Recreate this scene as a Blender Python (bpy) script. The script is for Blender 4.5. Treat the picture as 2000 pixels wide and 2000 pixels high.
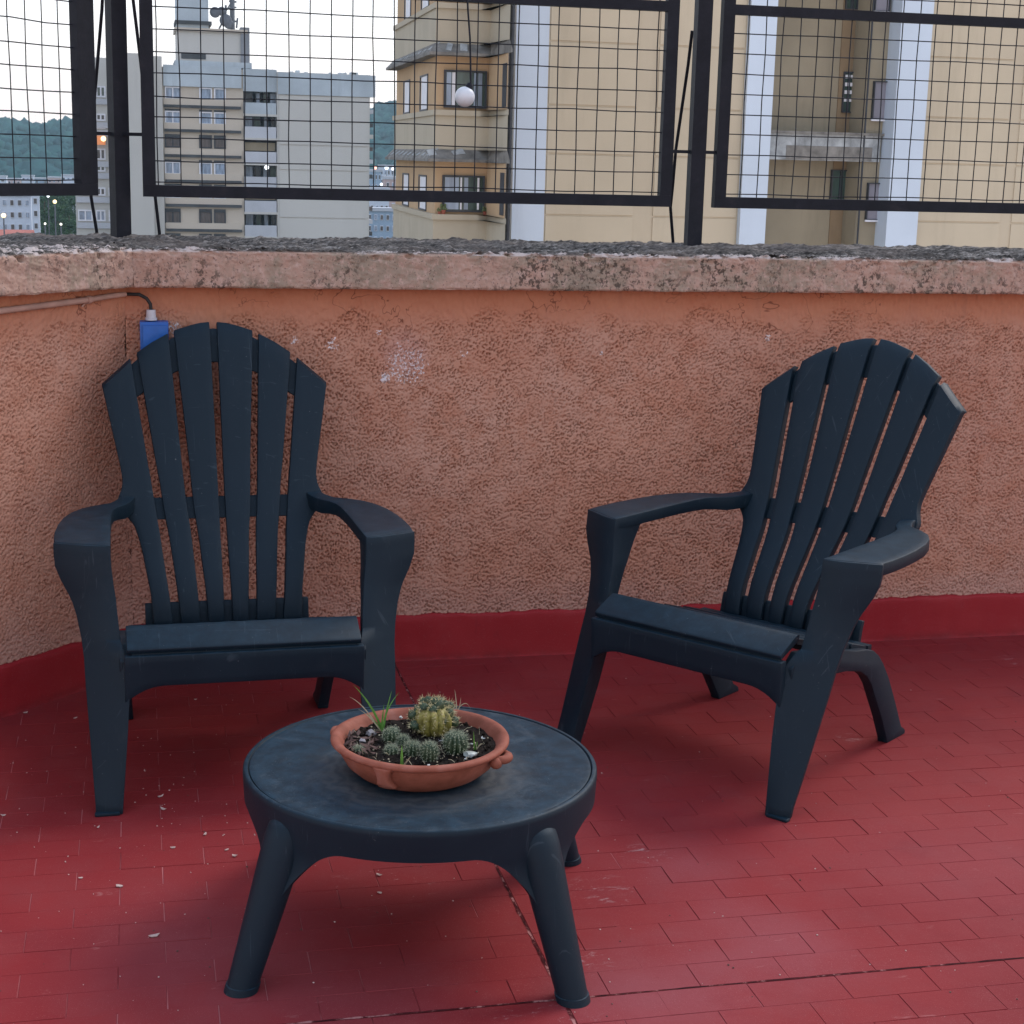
import bpy, bmesh, math, random
import numpy as np
from mathutils import Vector, Matrix, noise as mnoise

random.seed(7)
S = bpy.context.scene
for o in list(bpy.data.objects): bpy.data.objects.remove(o)
COL = S.collection
R = math.radians

# ------------------------------------------------------------------ camera
CAMH = 1.35; FPX = 3199.9; PITCH = 0.21229; ROLL = 0.0259; YAW = 0.22649
FW = Vector((math.sin(YAW)*math.cos(PITCH), math.cos(YAW)*math.cos(PITCH), -math.sin(PITCH)))
RT0 = Vector((math.cos(YAW), -math.sin(YAW), 0)); UP0 = RT0.cross(FW)
RT = math.cos(ROLL)*RT0 + math.sin(ROLL)*UP0; UP = -math.sin(ROLL)*RT0 + math.cos(ROLL)*UP0
cd = bpy.data.cameras.new('camera'); cam = bpy.data.objects.new('camera', cd); COL.objects.link(cam)
cam.matrix_world = Matrix(((RT.x, UP.x, -FW.x, 0), (RT.y, UP.y, -FW.y, 0), (RT.z, UP.z, -FW.z, CAMH), (0, 0, 0, 1)))
cd.sensor_width = 36; cd.sensor_fit = 'HORIZONTAL'; cd.lens = FPX/2000*36
cd.clip_start = .05; cd.clip_end = 12000
S.camera = cam
S.render.resolution_x = 1024; S.render.resolution_y = 1024

# ------------------------------------------------------------------ world, sun, exposure
SUN_EL, SUN_AZ = R(42), R(62)          # azimuth clockwise from +Y
w = bpy.data.worlds.new('World'); S.world = w; w.use_nodes = True
nt = w.node_tree; nt.nodes.clear()
out = nt.nodes.new('ShaderNodeOutputWorld'); add = nt.nodes.new('ShaderNodeAddShader')
sky = nt.nodes.new('ShaderNodeTexSky'); sky.sky_type = 'NISHITA'; sky.sun_disc = False
sky.sun_elevation = SUN_EL; sky.sun_rotation = SUN_AZ; sky.air_density = 1.0; sky.dust_density = 2.0
b1 = nt.nodes.new('ShaderNodeBackground'); b1.inputs[1].default_value = 0.05
b2 = nt.nodes.new('ShaderNodeBackground'); b2.inputs[1].default_value = 0.93
# cloud deck: slightly pink at the horizon, cool white higher up
tc = nt.nodes.new('ShaderNodeTexCoord'); sp = nt.nodes.new('ShaderNodeSeparateXYZ'); cr = nt.nodes.new('ShaderNodeValToRGB')
cr.color_ramp.elements[0].position = 0.0; cr.color_ramp.elements[0].color = (1.12, .95, .88, 1)
cr.color_ramp.elements[1].position = 1.0; cr.color_ramp.elements[1].color = (.46, .58, .80, 1)
e = cr.color_ramp.elements.new(.035); e.color = (1.15, 1.02, .98, 1)
e = cr.color_ramp.elements.new(.10); e.color = (1.0, 1.0, 1.04, 1)
e = cr.color_ramp.elements.new(.45); e.color = (.66, .74, .90, 1)
nt.links.new(tc.outputs['Generated'], sp.inputs[0]); nt.links.new(sp.outputs[2], cr.inputs[0])
nt.links.new(cr.outputs[0], b2.inputs[0]); nt.links.new(sky.outputs[0], b1.inputs[0])
nt.links.new(b1.outputs[0], add.inputs[0]); nt.links.new(b2.outputs[0], add.inputs[1]); nt.links.new(add.outputs[0], out.inputs[0])
sl = bpy.data.lights.new('sun', 'SUN'); sun = bpy.data.objects.new('sun', sl); COL.objects.link(sun)
sl.energy = 1.6; sl.angle = R(24); sl.color = (1, .93, .86)
sd = Vector((math.sin(SUN_AZ)*math.cos(SUN_EL), math.cos(SUN_AZ)*math.cos(SUN_EL), math.sin(SUN_EL)))
sun.rotation_euler = sd.to_track_quat('Z', 'Y').to_euler()
S.view_settings.view_transform = 'Standard'; S.view_settings.look = 'None'
S.view_settings.exposure = 0.28; S.view_settings.gamma = 1.0; S.view_settings.use_curve_mapping = False

# ------------------------------------------------------------------ helpers
def at(px, py, Y):
    """world point seen at pixel (px,py) of the 2000 px photograph, at depth Y"""
    d = FW*FPX + (px-1000)*RT - (py-1000)*UP
    return Vector((0, 0, CAMH)) + d*(Y/d.y)
def X_(px, Y, py=200): return at(px, py, Y).x
def Z_(py, Y, px=900): return at(px, py, Y).z
def to_px(P):
    d = Vector(P)-Vector((0, 0, CAMH)); z = d.dot(FW)
    return (1000+FPX*d.dot(RT)/z, 1000-FPX*d.dot(UP)/z, z)

def setp(o, label=None, cat=None, group=None, kind=None):
    if label: o['label'] = label
    if cat: o['category'] = cat
    if group: o['group'] = group
    if kind: o['kind'] = kind
    return o
def thing(name, label, cat, loc=(0, 0, 0), rz=0, group=None, kind=None):
    o = bpy.data.objects.new(name, None); COL.objects.link(o); o.empty_display_size = .1
    o.location = loc; o.rotation_euler = (0, 0, rz)
    return setp(o, label, cat, group, kind)
def link(name, me, parent=None, loc=None):
    o = bpy.data.objects.new(name, me); COL.objects.link(o)
    if parent is not None: o.parent = parent
    if loc is not None: o.location = loc
    return o
def finish(me, mats, smooth=35):
    for m in (mats if isinstance(mats, (list, tuple)) else [mats]): me.materials.append(m)
    if smooth:
        me.polygons.foreach_set('use_smooth', [True]*len(me.polygons))
        if smooth < 180: me.set_sharp_from_angle(angle=R(smooth))
    return me
def bm_obj(name, bm, mat, parent=None, bevel=0, seg=2, smooth=35, ang=35, recalc=True):
    if recalc: bmesh.ops.recalc_face_normals(bm, faces=bm.faces)
    if bevel:
        es = [e for e in bm.edges if len(e.link_faces) == 2 and e.calc_face_angle(0) > R(ang)]
        if es: bmesh.ops.bevel(bm, geom=es, offset=bevel, segments=seg, profile=.5, affect='EDGES', clamp_overlap=True)
    me = bpy.data.meshes.new(name); bm.to_mesh(me); bm.free()
    finish(me, mat, smooth)
    return link(name, me, parent)
def box(bm, x0, x1, y0, y1, z0, z1, M=None):
    vs = [bm.verts.new((x, y, z)) for z in (z0, z1) for y in (y0, y1) for x in (x0, x1)]
    if M is not None:
        for v in vs: v.co = M @ v.co
    fs = []
    for f in ((0, 2, 3, 1), (4, 5, 7, 6), (0, 1, 5, 4), (2, 6, 7, 3), (0, 4, 6, 2), (1, 3, 7, 5)):
        fs.append(bm.faces.new([vs[i] for i in f]))
    return fs
def boxes_obj(name, bxs, mat, parent=None, bevel=0, smooth=0, **k):
    bm = bmesh.new()
    for b in bxs: box(bm, *b)
    return bm_obj(name, bm, mat, parent, bevel=bevel, smooth=smooth or (35 if bevel else 0), recalc=False, **k)
def bar(bm, p, q, a, b, up=(0, 0, 1)):
    """rectangular bar from p to q, half sizes a (side) and b (up)"""
    p = Vector(p); q = Vector(q); d = (q-p).normalized(); up = Vector(up)
    if abs(d.dot(up)) > .98: up = Vector((0, 1, 0))
    s = d.cross(up).normalized(); u = s.cross(d)
    vs = [bm.verts.new(c + s*i*a + u*j*b) for c in (p, q) for i, j in ((-1, -1), (1, -1), (1, 1), (-1, 1))]
    for f in ((3, 2, 1, 0), (4, 5, 6, 7), (0, 1, 5, 4), (1, 2, 6, 5), (2, 3, 7, 6), (3, 0, 4, 7)):
        bm.faces.new([vs[i] for i in f])
def tube(bm, pts, r, n=8, cap=True):
    """round tube through points; r number or list"""
    pts = [Vector(p) for p in pts]; N = len(pts)
    if not isinstance(r, (list, tuple)): r = [r]*N
    rings = []; prev = None
    for i, p in enumerate(pts):
        d = (pts[min(i+1, N-1)]-pts[max(i-1, 0)]).normalized()
        if prev is None:
            u = d.orthogonal().normalized()
        else:
            u = (prev-d*prev.dot(d)).normalized()
        prev = u; v = d.cross(u)
        rings.append([bm.verts.new(p+(u*math.cos(2*math.pi*k/n)+v*math.sin(2*math.pi*k/n))*r[i]) for k in range(n)])
    for a, b in zip(rings, rings[1:]):
        for k in range(n): bm.faces.new((a[k], a[(k+1) % n], b[(k+1) % n], b[k]))
    if cap:
        bm.faces.new(rings[0][::-1]); bm.faces.new(rings[-1])
def prism(bm, poly, a, b, axis='x'):
    """polygon in a plane extruded from a to b along axis; poly = [(u,v)]"""
    def P(u, v, t): return {'x': (t, u, v), 'y': (u, t, v), 'z': (u, v, t)}[axis]
    A = [bm.verts.new(P(u, v, a)) for u, v in poly]; B = [bm.verts.new(P(u, v, b)) for u, v in poly]
    n = len(poly)
    for i in range(n): bm.faces.new((A[i], A[(i+1) % n], B[(i+1) % n], B[i]))
    bm.faces.new(A[::-1]); bm.faces.new(B)
def slab(bm, P, t, off=None):
    """closed thick sheet from a grid of points P[i][j]; thickness t along -normal"""
    ni = len(P); nj = len(P[0]); P = [[Vector(p) for p in row] for row in P]
    def nrm(i, j):
        a = P[min(i+1, ni-1)][j]-P[max(i-1, 0)][j]; b = P[i][min(j+1, nj-1)]-P[i][max(j-1, 0)]
        return a.cross(b).normalized()
    F = [[bm.verts.new(P[i][j]) for j in range(nj)] for i in range(ni)]
    B = [[bm.verts.new(P[i][j]-(Vector(off) if off is not None else nrm(i, j)*t)) for j in range(nj)] for i in range(ni)]
    for i in range(ni-1):
        for j in range(nj-1):
            bm.faces.new((F[i][j], F[i+1][j], F[i+1][j+1], F[i][j+1]))
            bm.faces.new((B[i][j], B[i][j+1], B[i+1][j+1], B[i+1][j]))
    for i in range(ni-1):
        bm.faces.new((F[i][0], B[i][0], B[i+1][0], F[i+1][0])); bm.faces.new((F[i][-1], F[i+1][-1], B[i+1][-1], B[i][-1]))
    for j in range(nj-1):
        bm.faces.new((F[0][j], F[0][j+1], B[0][j+1], B[0][j])); bm.faces.new((F[-1][j], B[-1][j], B[-1][j+1], F[-1][j+1]))
def grid_mesh(name, P, mat, parent=None, smooth=180, flip=False):
    """numpy grid P[ny,nx,3] -> one sheet, fast"""
    ny, nx = P.shape[:2]; me = bpy.data.meshes.new(name)
    idx = np.arange(ny*nx).reshape(ny, nx)
    q = np.stack([idx[:-1, :-1], idx[:-1, 1:], idx[1:, 1:], idx[1:, :-1]], -1).reshape(-1, 4)
    if flip: q = q[:, ::-1]
    q = np.ascontiguousarray(q)
    me.vertices.add(ny*nx); me.vertices.foreach_set('co', P.astype(np.float32).ravel())
    me.loops.add(q.size); me.loops.foreach_set('vertex_index', q.ravel().astype(np.int32))
    me.polygons.add(len(q)); me.polygons.foreach_set('loop_start', np.arange(0, q.size, 4, dtype=np.int32))
    me.polygons.foreach_set('loop_total', np.full(len(q), 4, dtype=np.int32))
    me.polygons.foreach_set('use_smooth', np.ones(len(q), dtype=bool))
    me.update(calc_edges=True); me.validate()
    me.materials.append(mat)
    return link(name, me, parent)
def fnoise(ny, nx, dy, dx, lo, hi, seed, sy=1., sx=1.):
    """band-passed noise: wavelengths between lo and hi metres; sy, sx stretch"""
    rng = np.random.default_rng(seed); f = np.fft.rfft2(rng.standard_normal((ny, nx)))
    ky = np.fft.fftfreq(ny, dy)[:, None]*sy; kx = np.fft.rfftfreq(nx, dx)[None, :]*sx
    k = np.sqrt(ky**2+kx**2)+1e-9
    f *= np.exp(-(k*lo)**4)*(1-np.exp(-(k*hi)**4))
    n = np.fft.irfft2(f, s=(ny, nx)); return n/n.std()
def sst(a, b, x):
    t = np.clip((x-a)/(b-a), 0, 1); return t*t*(3-2*t)
def lerp_tab(tab, x):
    xs = [t[0] for t in tab]
    return [float(np.interp(x, xs, [t[k] for t in tab])) for k in range(1, len(tab[0]))]
def copy_tree(o, parent=None):
    c = o.copy(); COL.objects.link(c)
    if parent is not None: c.parent = parent
    for ch in list(o.children): copy_tree(ch, c)
    return c

# ------------------------------------------------------------------ materials
def N(nt, t, **k):
    n = nt.nodes.new(t)
    for a, v in k.items(): setattr(n, a, v)
    return n
class Mat:
    def __init__(s, name, rough=.7, spec=.5):
        s.m = bpy.data.materials.new(name); s.m.use_nodes = True; s.nt = s.m.node_tree
        s.b = s.nt.nodes['Principled BSDF']; s.b.inputs['Roughness'].default_value = rough
        s.b.inputs['Specular IOR Level'].default_value = spec
        g = N(s.nt, 'ShaderNodeNewGeometry'); s.pos = g.outputs['Position']; s.geo = g
        s.tc = N(s.nt, 'ShaderNodeTexCoord')
    def L(s, a, b): s.nt.links.new(a, b)
    def noise(s, scale, detail=4, rough=.6, stretch=None, vec=None, dist=0, w=None):
        n = N(s.nt, 'ShaderNodeTexNoise'); n.inputs['Scale'].default_value = scale; n.inputs['Detail'].default_value = detail
        n.inputs['Roughness'].default_value = rough; n.inputs['Distortion'].default_value = dist
        v = vec or s.pos
        if stretch:
            mp = N(s.nt, 'ShaderNodeMapping'); mp.inputs['Scale'].default_value = stretch; s.L(v, mp.inputs[0]); v = mp.outputs[0]
        s.L(v, n.inputs['Vector']); return n.outputs['Fac']
    def ramp(s, fac, pts):
        r = N(s.nt, 'ShaderNodeValToRGB'); el = r.color_ramp.elements
        for i, (p, c) in enumerate(pts):
            if i < 2: e = el[i]; e.position = p
            else: e = el.new(p)
            e.color = (*c, 1) if len(c) == 3 else c
        s.L(fac, r.inputs[0]); return r.outputs[0]
    def step(s, fac, a, b):
        r = N(s.nt, 'ShaderNodeMapRange'); r.interpolation_type = 'SMOOTHSTEP'
        r.inputs[1].default_value = a; r.inputs[2].default_value = b; s.L(fac, r.inputs[0]); return r.outputs[0]
    def math(s, op, a, b=None):
        n = N(s.nt, 'ShaderNodeMath', operation=op)
        for i, v in enumerate((a, b)):
            if v is None: continue
            if isinstance(v, (int, float)): n.inputs[i].default_value = v
            else: s.L(v, n.inputs[i])
        return n.outputs[0]
    def mix(s, fac, a, b, mode='MIX'):
        n = N(s.nt, 'ShaderNodeMix', data_type='RGBA', blend_type=mode)
        for sock, v in ((n.inputs[0], fac), (n.inputs[6], a), (n.inputs[7], b)):
            if isinstance(v, (int, float)): sock.default_value = v
            elif isinstance(v, tuple): sock.default_value = (*v, 1) if len(v) == 3 else v
            else: s.L(v, sock)
        return n.outputs[2]
    def color(s, c):
        if isinstance(c, tuple): s.b.inputs['Base Color'].default_value = (*c, 1)
        else: s.L(c, s.b.inputs['Base Color'])
    def bump(s, h, dist=.001, strength=1):
        n = N(s.nt, 'ShaderNodeBump'); n.inputs['Distance'].default_value = dist; n.inputs['Strength'].default_value = strength
        s.L(h, n.inputs['Height']); s.L(n.outputs[0], s.b.inputs['Normal'])
    def sepz(s):
        n = N(s.nt, 'ShaderNodeSeparateXYZ'); s.L(s.pos, n.inputs[0]); return n.outputs
    def dist(s, c):
        n = N(s.nt, 'ShaderNodeVectorMath', operation='DISTANCE'); s.L(s.pos, n.inputs[0]); n.inputs[1].default_value = c; return n.outputs['Value']
def simple(name, col, rough=.7, var=.25, scale=3., bump=0, bscale=60, spec=.4, stretch=None):
    m = Mat(name, rough, spec); n = m.noise(scale, 5, stretch=stretch)
    a = tuple(c*(1-var) for c in col); b = tuple(min(1, c*(1+var)) for c in col)
    m.color(m.ramp(n, [(.3, a), (.7, b)]))
    if bump: m.bump(m.noise(bscale, 3), bump)
    return m.m

def stucco_mat():
    m = Mat('orange_stucco', .9, .15); z = m.sepz()
    big = m.noise(1.9, 5, .6); mid = m.noise(14, 5, .65); fine = m.noise(240, 3, .7)
    c = m.ramp(big, [(.30, (.50, .24, .160)), (.5, (.52, .27, .190)), (.72, (.53, .30, .225))])
    c = m.mix(m.step(mid, .35, .75), c, (.47, .215, .14), 'MIX')
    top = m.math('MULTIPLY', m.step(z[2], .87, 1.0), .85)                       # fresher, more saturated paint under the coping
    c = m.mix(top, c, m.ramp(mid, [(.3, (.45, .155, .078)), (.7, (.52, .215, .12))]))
    # chipped filler showing pale through the paint
    def blob(c0, r, th, amt, col=(.72, .62, .60)):
        d = m.step(m.math('DIVIDE', m.dist(c0), r), 1., .25)
        return m.math('MULTIPLY', m.step(m.math('MULTIPLY', m.noise(150, 2, .6), m.math('ADD', .55, m.math('MULTIPLY', d, .45))), th, th+.04), m.step(m.math('DIVIDE', m.dist(c0), r), 1.0, .9)), amt
    for (px, py, r, th) in ((795, 712, .105, .525), (752, 738, .022, .40), (650, 672, .035, .53), (905, 690, .03, .56), (575, 665, .02, .5), (1500, 660, .02, .5), (340, 640, .03, .50), (800, 700, .06, .52), (740, 650, .02, .53), (1175, 690, .012, .5)):
        p = at(px, py, 4.26); f, a = blob(p, r, th, 1)
        c = m.mix(f, c, (.70, .62, .62))
    gz = m.step(m.dist(at(790, 690, 4.26)), .085, .03)
    c = m.mix(m.math('MULTIPLY', gz, .30), c, (.50, .30, .28))
    dr_ = m.math('MULTIPLY', m.step(m.noise(9, 5, .7, stretch=(1, 1, .07)), .56, .72), m.step(m.noise(2.2, 3), .42, .6)); c = m.mix(m.math('MULTIPLY', dr_, .30), c, (.30, .15, .11))
    dmp = m.math('MULTIPLY', m.step(m.math('ADD', z[2], m.math('MULTIPLY', m.noise(5, 5, .7), .22)), .36, .22), .38); c = m.mix(dmp, c, (.42, .27, .24))
    ck_ = m.math('ABSOLUTE', m.math('SUBTRACT', m.noise(5.5, 4, .6, dist=.4), .5)); ck_ = m.math('MULTIPLY', m.math('MULTIPLY', m.step(ck_, .006, .0015), m.step(z[2], .88, .92)), m.step(m.noise(2.7, 2), .45, .55)); c = m.mix(m.math('MULTIPLY', ck_, .8), c, (.16, .055, .035))
    # grey purple rain wash in the lower part
    wsh = m.math('MULTIPLY', m.step(m.noise(1.1, 3, .5), .50, .72), m.step(z[2], .75, .2))
    c = m.mix(m.math('MULTIPLY', wsh, .45), c, (.40, .25, .23))
    c = m.mix(m.math('MULTIPLY', m.step(fine, .55, .8), .25), c, (.24, .085, .05))
    m.color(c); m.bump(fine, .0006, .6); return m.m
CYR = 4.26
def coping_mat(face=True):
    m = Mat('weathered_coping', .92, .15); z = m.sepz()
    g = m.noise(7, 6, .7, stretch=(1, 1, .6)); f = m.noise(85, 5, .7, stretch=(1, 1, .55)); v = m.noise(75, 5, .75, stretch=(1, 1, .8))
    c = m.ramp(g, [(.3, (.40, .24, .18)), (.46, (.46, .30, .235)), (.58, (.33, .25, .19)), (.75, (.25, .20, .155))])
    c = m.mix(m.step(f, .5, .66), c, (.50, .34, .28))
    dk = m.math('MULTIPLY', m.step(m.noise(4.5, 4, .65), .42, .60), m.step(v, .50, .58))
    c = m.mix(m.math('MULTIPLY', dk, .85), c, (.060, .045, .036))
    c = m.mix(m.math('MULTIPLY', m.step(m.noise(170, 2), .62, .7), .7), c, (.06, .045, .04))
    # top surface: grey lichen-covered cement
    tp = m.step(z[2], 1.102, 1.108)
    t = m.ramp(m.noise(46, 6, .75, stretch=(.16, 1, 1)), [(.38, (.018, .016, .015)), (.48, (.075, .066, .060)), (.57, (.18, .160, .145)), (.70, (.42, .38, .35))])
    t = m.mix(m.math('MULTIPLY', m.step(m.noise(3, 4, .6), .45, .65), .5), t, (.16, .13, .115))
    c = m.mix(tp, c, t)
    # flaked limewash along the front arris with a crevice behind it
    a1 = m.math('MULTIPLY', m.step(z[1], CYR-.040, CYR-.044), m.step(z[2], 1.100, 1.104))
    c = m.mix(m.math('MULTIPLY', a1, m.step(m.noise(30, 5, .75, stretch=(.3, 1, 1)), .48, .56)), c, (.52, .44, .41))
    m.color(c); m.bump(m.noise(130, 5, .7), .0015, .8); return m.m
def paint_floor_mat():
    m = Mat('red_floor_paint', .68, .20); p = m.sepz()
    big = m.noise(1.6, 4, .55); mid = m.noise(9, 5, .65); fine = m.noise(420, 3, .7)
    c = m.ramp(big, [(.32, (.205, .014, .018)), (.5, (.245, .020, .023)), (.7, (.270, .029, .031))])
    c = m.mix(m.math('MULTIPLY', m.step(mid, .4, .72), .5), c, (.235, .034, .037))
    oi = N(m.nt, 'ShaderNodeObjectInfo')
    c = m.mix(m.math('MULTIPLY', oi.outputs['Random'], .16), c, (.21, .02, .024))
    # pale scuffed, dusty areas
    for (px, py, r, am) in ((1500, 1850, .24, .5), (1250, 1930, .25, .5), (1350, 1690, .2, .38), (400, 1850, .35, .25), (700, 1960, .3, .25), (1900, 1700, .4, .15)):
        q = at(px, py, 1.); k = -CAMH/(q.z-CAMH); q = Vector((0, 0, CAMH))+(q-Vector((0, 0, CAMH)))*k
        f = m.math('MULTIPLY', m.step(m.math('ADD', m.dist(q), m.math('MULTIPLY', m.noise(5, 4), .25)), r+.12, r*.35), am)
        c = m.mix(f, c, (.29, .085, .10))
    sc = m.math('MULTIPLY', m.step(m.noise(26, 6, .75, stretch=(.25, 1, 1), dist=1.2), .64, .72), .40)
    c = m.mix(sc, c, (.45, .20, .19))
    for (px, py, r, th) in ((1180, 1738, .075, .54), (1265, 1668, .06, .56), (1140, 1880, .06, .56), (740, 1740, .12, .60), (560, 1620, .06, .60), (1660, 1440, .035, .50), (1980, 1290, .06, .58), (1060, 1960, .12, .60)):
        q = at(px, py, 1.); k = -CAMH/(q.z-CAMH); q = Vector((0, 0, CAMH))+(q-Vector((0, 0, CAMH)))*k
        fm = m.math('MULTIPLY', m.step(m.noise(42, 6, .8, stretch=(.45, 1, 1), dist=1.5), th, th+.07), m.step(m.dist(q), r*1.1, r*.45))
        c = m.mix(m.math('MULTIPLY', fm, .5), c, (.48, .33, .33))
    c = m.mix(m.math('MULTIPLY', m.step(m.noise(3.4, 6, .7), .52, .70), .30), c, (.175, .016, .024))
    c = m.mix(m.math('MULTIPLY', m.step(m.noise(55, 5, .8), .60, .70), .25), c, (.15, .015, .018))
    c = m.mix(m.math('MULTIPLY', m.step(m.noise(900, 1), .70, .74), .5), c, (.6, .35, .33))
    m.color(c)
    m.L(m.step(mid, .2, .9), N(m.nt, 'ShaderNodeMath').inputs[0])
    m.bump(m.math('ADD', m.math('MULTIPLY', fine, .6), m.noise(60, 4, .7)), .0007, .8); return m.m
def joint_mat():
    m = Mat('painted_joint', .8, .2)
    n = m.noise(3.2, 4, .6); p = m.sepz()
    f = m.math('ADD', n, m.math('MULTIPLY', p[0], -.16))
    c = m.ramp(f, [(.24, (.15, .012, .015)), (.38, (.24, .03, .035)), (.46, (.40, .11, .11)), (.56, (.50, .19, .19))])
    m.color(c); return m.m
def skirt_mat():
    m = Mat('red_skirting_paint', .65, .2); mid = m.noise(12, 5, .6); b = m.noise(2, 3)
    c = m.ramp(b, [(.3, (.27, .012, .018)), (.7, (.32, .022, .026))])
    c = m.mix(m.math('MULTIPLY', m.step(mid, .5, .8), .3), c, (.34, .05, .055))
    c = m.mix(m.math('MULTIPLY', m.step(m.noise(700, 1), .72, .75), .5), c, (.6, .4, .38))
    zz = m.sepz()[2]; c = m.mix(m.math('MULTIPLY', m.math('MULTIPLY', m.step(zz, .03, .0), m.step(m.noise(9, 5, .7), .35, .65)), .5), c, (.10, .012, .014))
    c = m.mix(m.math('MULTIPLY', m.step(m.noise(24, 5, .75, stretch=(1, 1, .3)), .58, .70), .35), c, (.19, .012, .018))
    m.color(c); m.bump(m.noise(60, 5, .75, stretch=(.4, .4, 1)), .0012, .8); return m.m
def plastic_mat(name, base, dusty=0, ring=None):
    m = Mat(name, .50, .24)
    n = m.noise(5, 5, .6); f = m.noise(900, 2, .6)
    c = m.mix(m.math('MULTIPLY', m.step(n, .4, .8), .35), base, tuple(min(1, x*1.5+.006) for x in base))
    # dust on faces that look up, tinted blue to paint in sky reflection
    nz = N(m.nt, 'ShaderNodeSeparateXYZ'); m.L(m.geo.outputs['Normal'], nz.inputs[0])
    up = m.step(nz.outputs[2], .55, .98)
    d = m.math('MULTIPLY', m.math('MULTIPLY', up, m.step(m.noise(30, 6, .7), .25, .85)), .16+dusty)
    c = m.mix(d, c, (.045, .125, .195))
    c = m.mix(m.math('MULTIPLY', m.step(m.noise(160, 3, .6), .72, .76), .4), c, (.30, .30, .30))
    sc1 = m.step(m.noise(150, 3, .5, stretch=(1, .06, .06), dist=1.5), .67, .72); sc2 = m.step(m.noise(170, 3, .5, stretch=(.07, .9, .05), dist=1.5), .67, .72)
    c = m.mix(m.math('MULTIPLY', m.math('MAXIMUM', sc1, sc2), .16), c, (.10, .13, .155))
    c = m.mix(m.math('MULTIPLY', m.step(m.noise(7, 6, .75), .56, .74), .10), c, (.07, .075, .08))
    if ring:
        dd = m.dist(ring); wob = m.math('ADD', dd, m.math('MULTIPLY', m.noise(18, 4), .03))
        rg = m.math('MULTIPLY', m.step(wob, .110, .145), m.step(wob, .235, .150))
        wv = N(m.nt, 'ShaderNodeTexWave', wave_type='RINGS', rings_direction='Z'); mp = N(m.nt, 'ShaderNodeMapping')
        mp.inputs['Location'].default_value = (-ring[0], -ring[1], 0); m.L(m.pos, mp.inputs[0]); m.L(mp.outputs[0], wv.inputs[0])
        wv.inputs['Scale'].default_value = 11; wv.inputs['Distortion'].default_value = 9.0; wv.inputs['Detail'].default_value = 4; wv.inputs['Detail Scale'].default_value = 2.5
        rr = m.math('MULTIPLY', rg, m.math('ADD', .35, m.math('MULTIPLY', m.math('MULTIPLY', wv.outputs['Fac'], m.noise(9, 4, .7)), .7)))
        rr = m.math('MULTIPLY', rr, up)
        c = m.mix(m.math('MULTIPLY', rr, .75), c, (.13, .132, .13))
        c = m.mix(m.math('MULTIPLY', m.math('MULTIPLY', up, m.step(m.noise(11, 7, .8, dist=.8), .50, .66)), .30), c, (.085, .105, .12))
        c = m.mix(m.math('MULTIPLY', m.math('MULTIPLY', up, m.step(m.noise(330, 2, .5), .70, .74)), .6), c, (.26, .25, .23))
    m.color(c)
    rr = m.ramp(n, [(.3, (.46,)*3), (.7, (.60,)*3)]); m.L(rr, m.b.inputs['Roughness'])
    m.bump(f, .00035, .7); return m.m
def metal_mat():
    m = Mat('black_painted_steel', .55, .22); n = m.noise(16, 5, .7)
    c = m.ramp(n, [(.35, (.005, .006, .011)), (.6, (.010, .011, .018)), (.8, (.026, .022, .026))])
    m.color(c); m.bump(m.noise(180, 4), .0008, .7); return m.m
def facade_mat(name, col, var=.12, streak=.25, sc=.25, rough=.85):
    m = Mat(name, rough, .2); n = m.noise(sc, 5, .6); s = m.noise(sc*3, 5, .7, stretch=(1, 1, .12))
    a = tuple(c*(1-var) for c in col); b = tuple(c*(1+var) for c in col)
    c = m.ramp(n, [(.3, a), (.7, b)])
    c = m.mix(m.math('MULTIPLY', m.step(s, .5, .75), streak), c, tuple(x*.5 for x in col))
    m.color(c); return m.m
def emis(name, col, st):
    m = Mat(name); m.b.inputs['Emission Color'].default_value = (*col, 1); m.b.inputs['Emission Strength'].default_value = st
    m.color(tuple(min(1, x) for x in col)); return m.m

M_ST = stucco_mat(); M_CP = coping_mat(); M_FL = paint_floor_mat(); M_JT = joint_mat(); M_SK = skirt_mat()
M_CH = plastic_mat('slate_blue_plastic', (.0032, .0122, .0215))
M_MT = metal_mat()
BOWL = (.459, 2.655)
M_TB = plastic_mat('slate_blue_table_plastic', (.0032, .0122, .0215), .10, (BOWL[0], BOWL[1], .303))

# ================================================================== FLOOR
Y0 = 2.381; RH = .0785; BL = .159; YW = 4.26; XJ = .656
floor = setp(boxes_obj('floor', [(-3, 6, -2.5, 4.9, -.30, -.0012)], M_JT), kind='structure')
def brick_mesh(k):
    rnd = random.Random(k); bm = bmesh.new(); a, b = (BL-.0015)/2, (RH-.0005)/2
    box(bm, -a, a, -b, b, -.008, 0)
    es = [e for e in bm.edges if all(abs(v.co.z) < 1e-6 for v in e.verts)]
    bmesh.ops.bevel(bm, geom=es, offset=.0006, segments=1, affect='EDGES')
    for v in bm.verts:
        if v.co.z > -.004: v.co.z += rnd.uniform(-.00015, .00015)
        v.co.x += rnd.uniform(-.0004, .0004); v.co.y += rnd.uniform(-.0004, .0004)
    me = bpy.data.meshes.new('brick'); bm.to_mesh(me); bm.free(); finish(me, M_FL, 0); return me
BM = [brick_mesh(k) for k in range(8)]
half = {}
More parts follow.
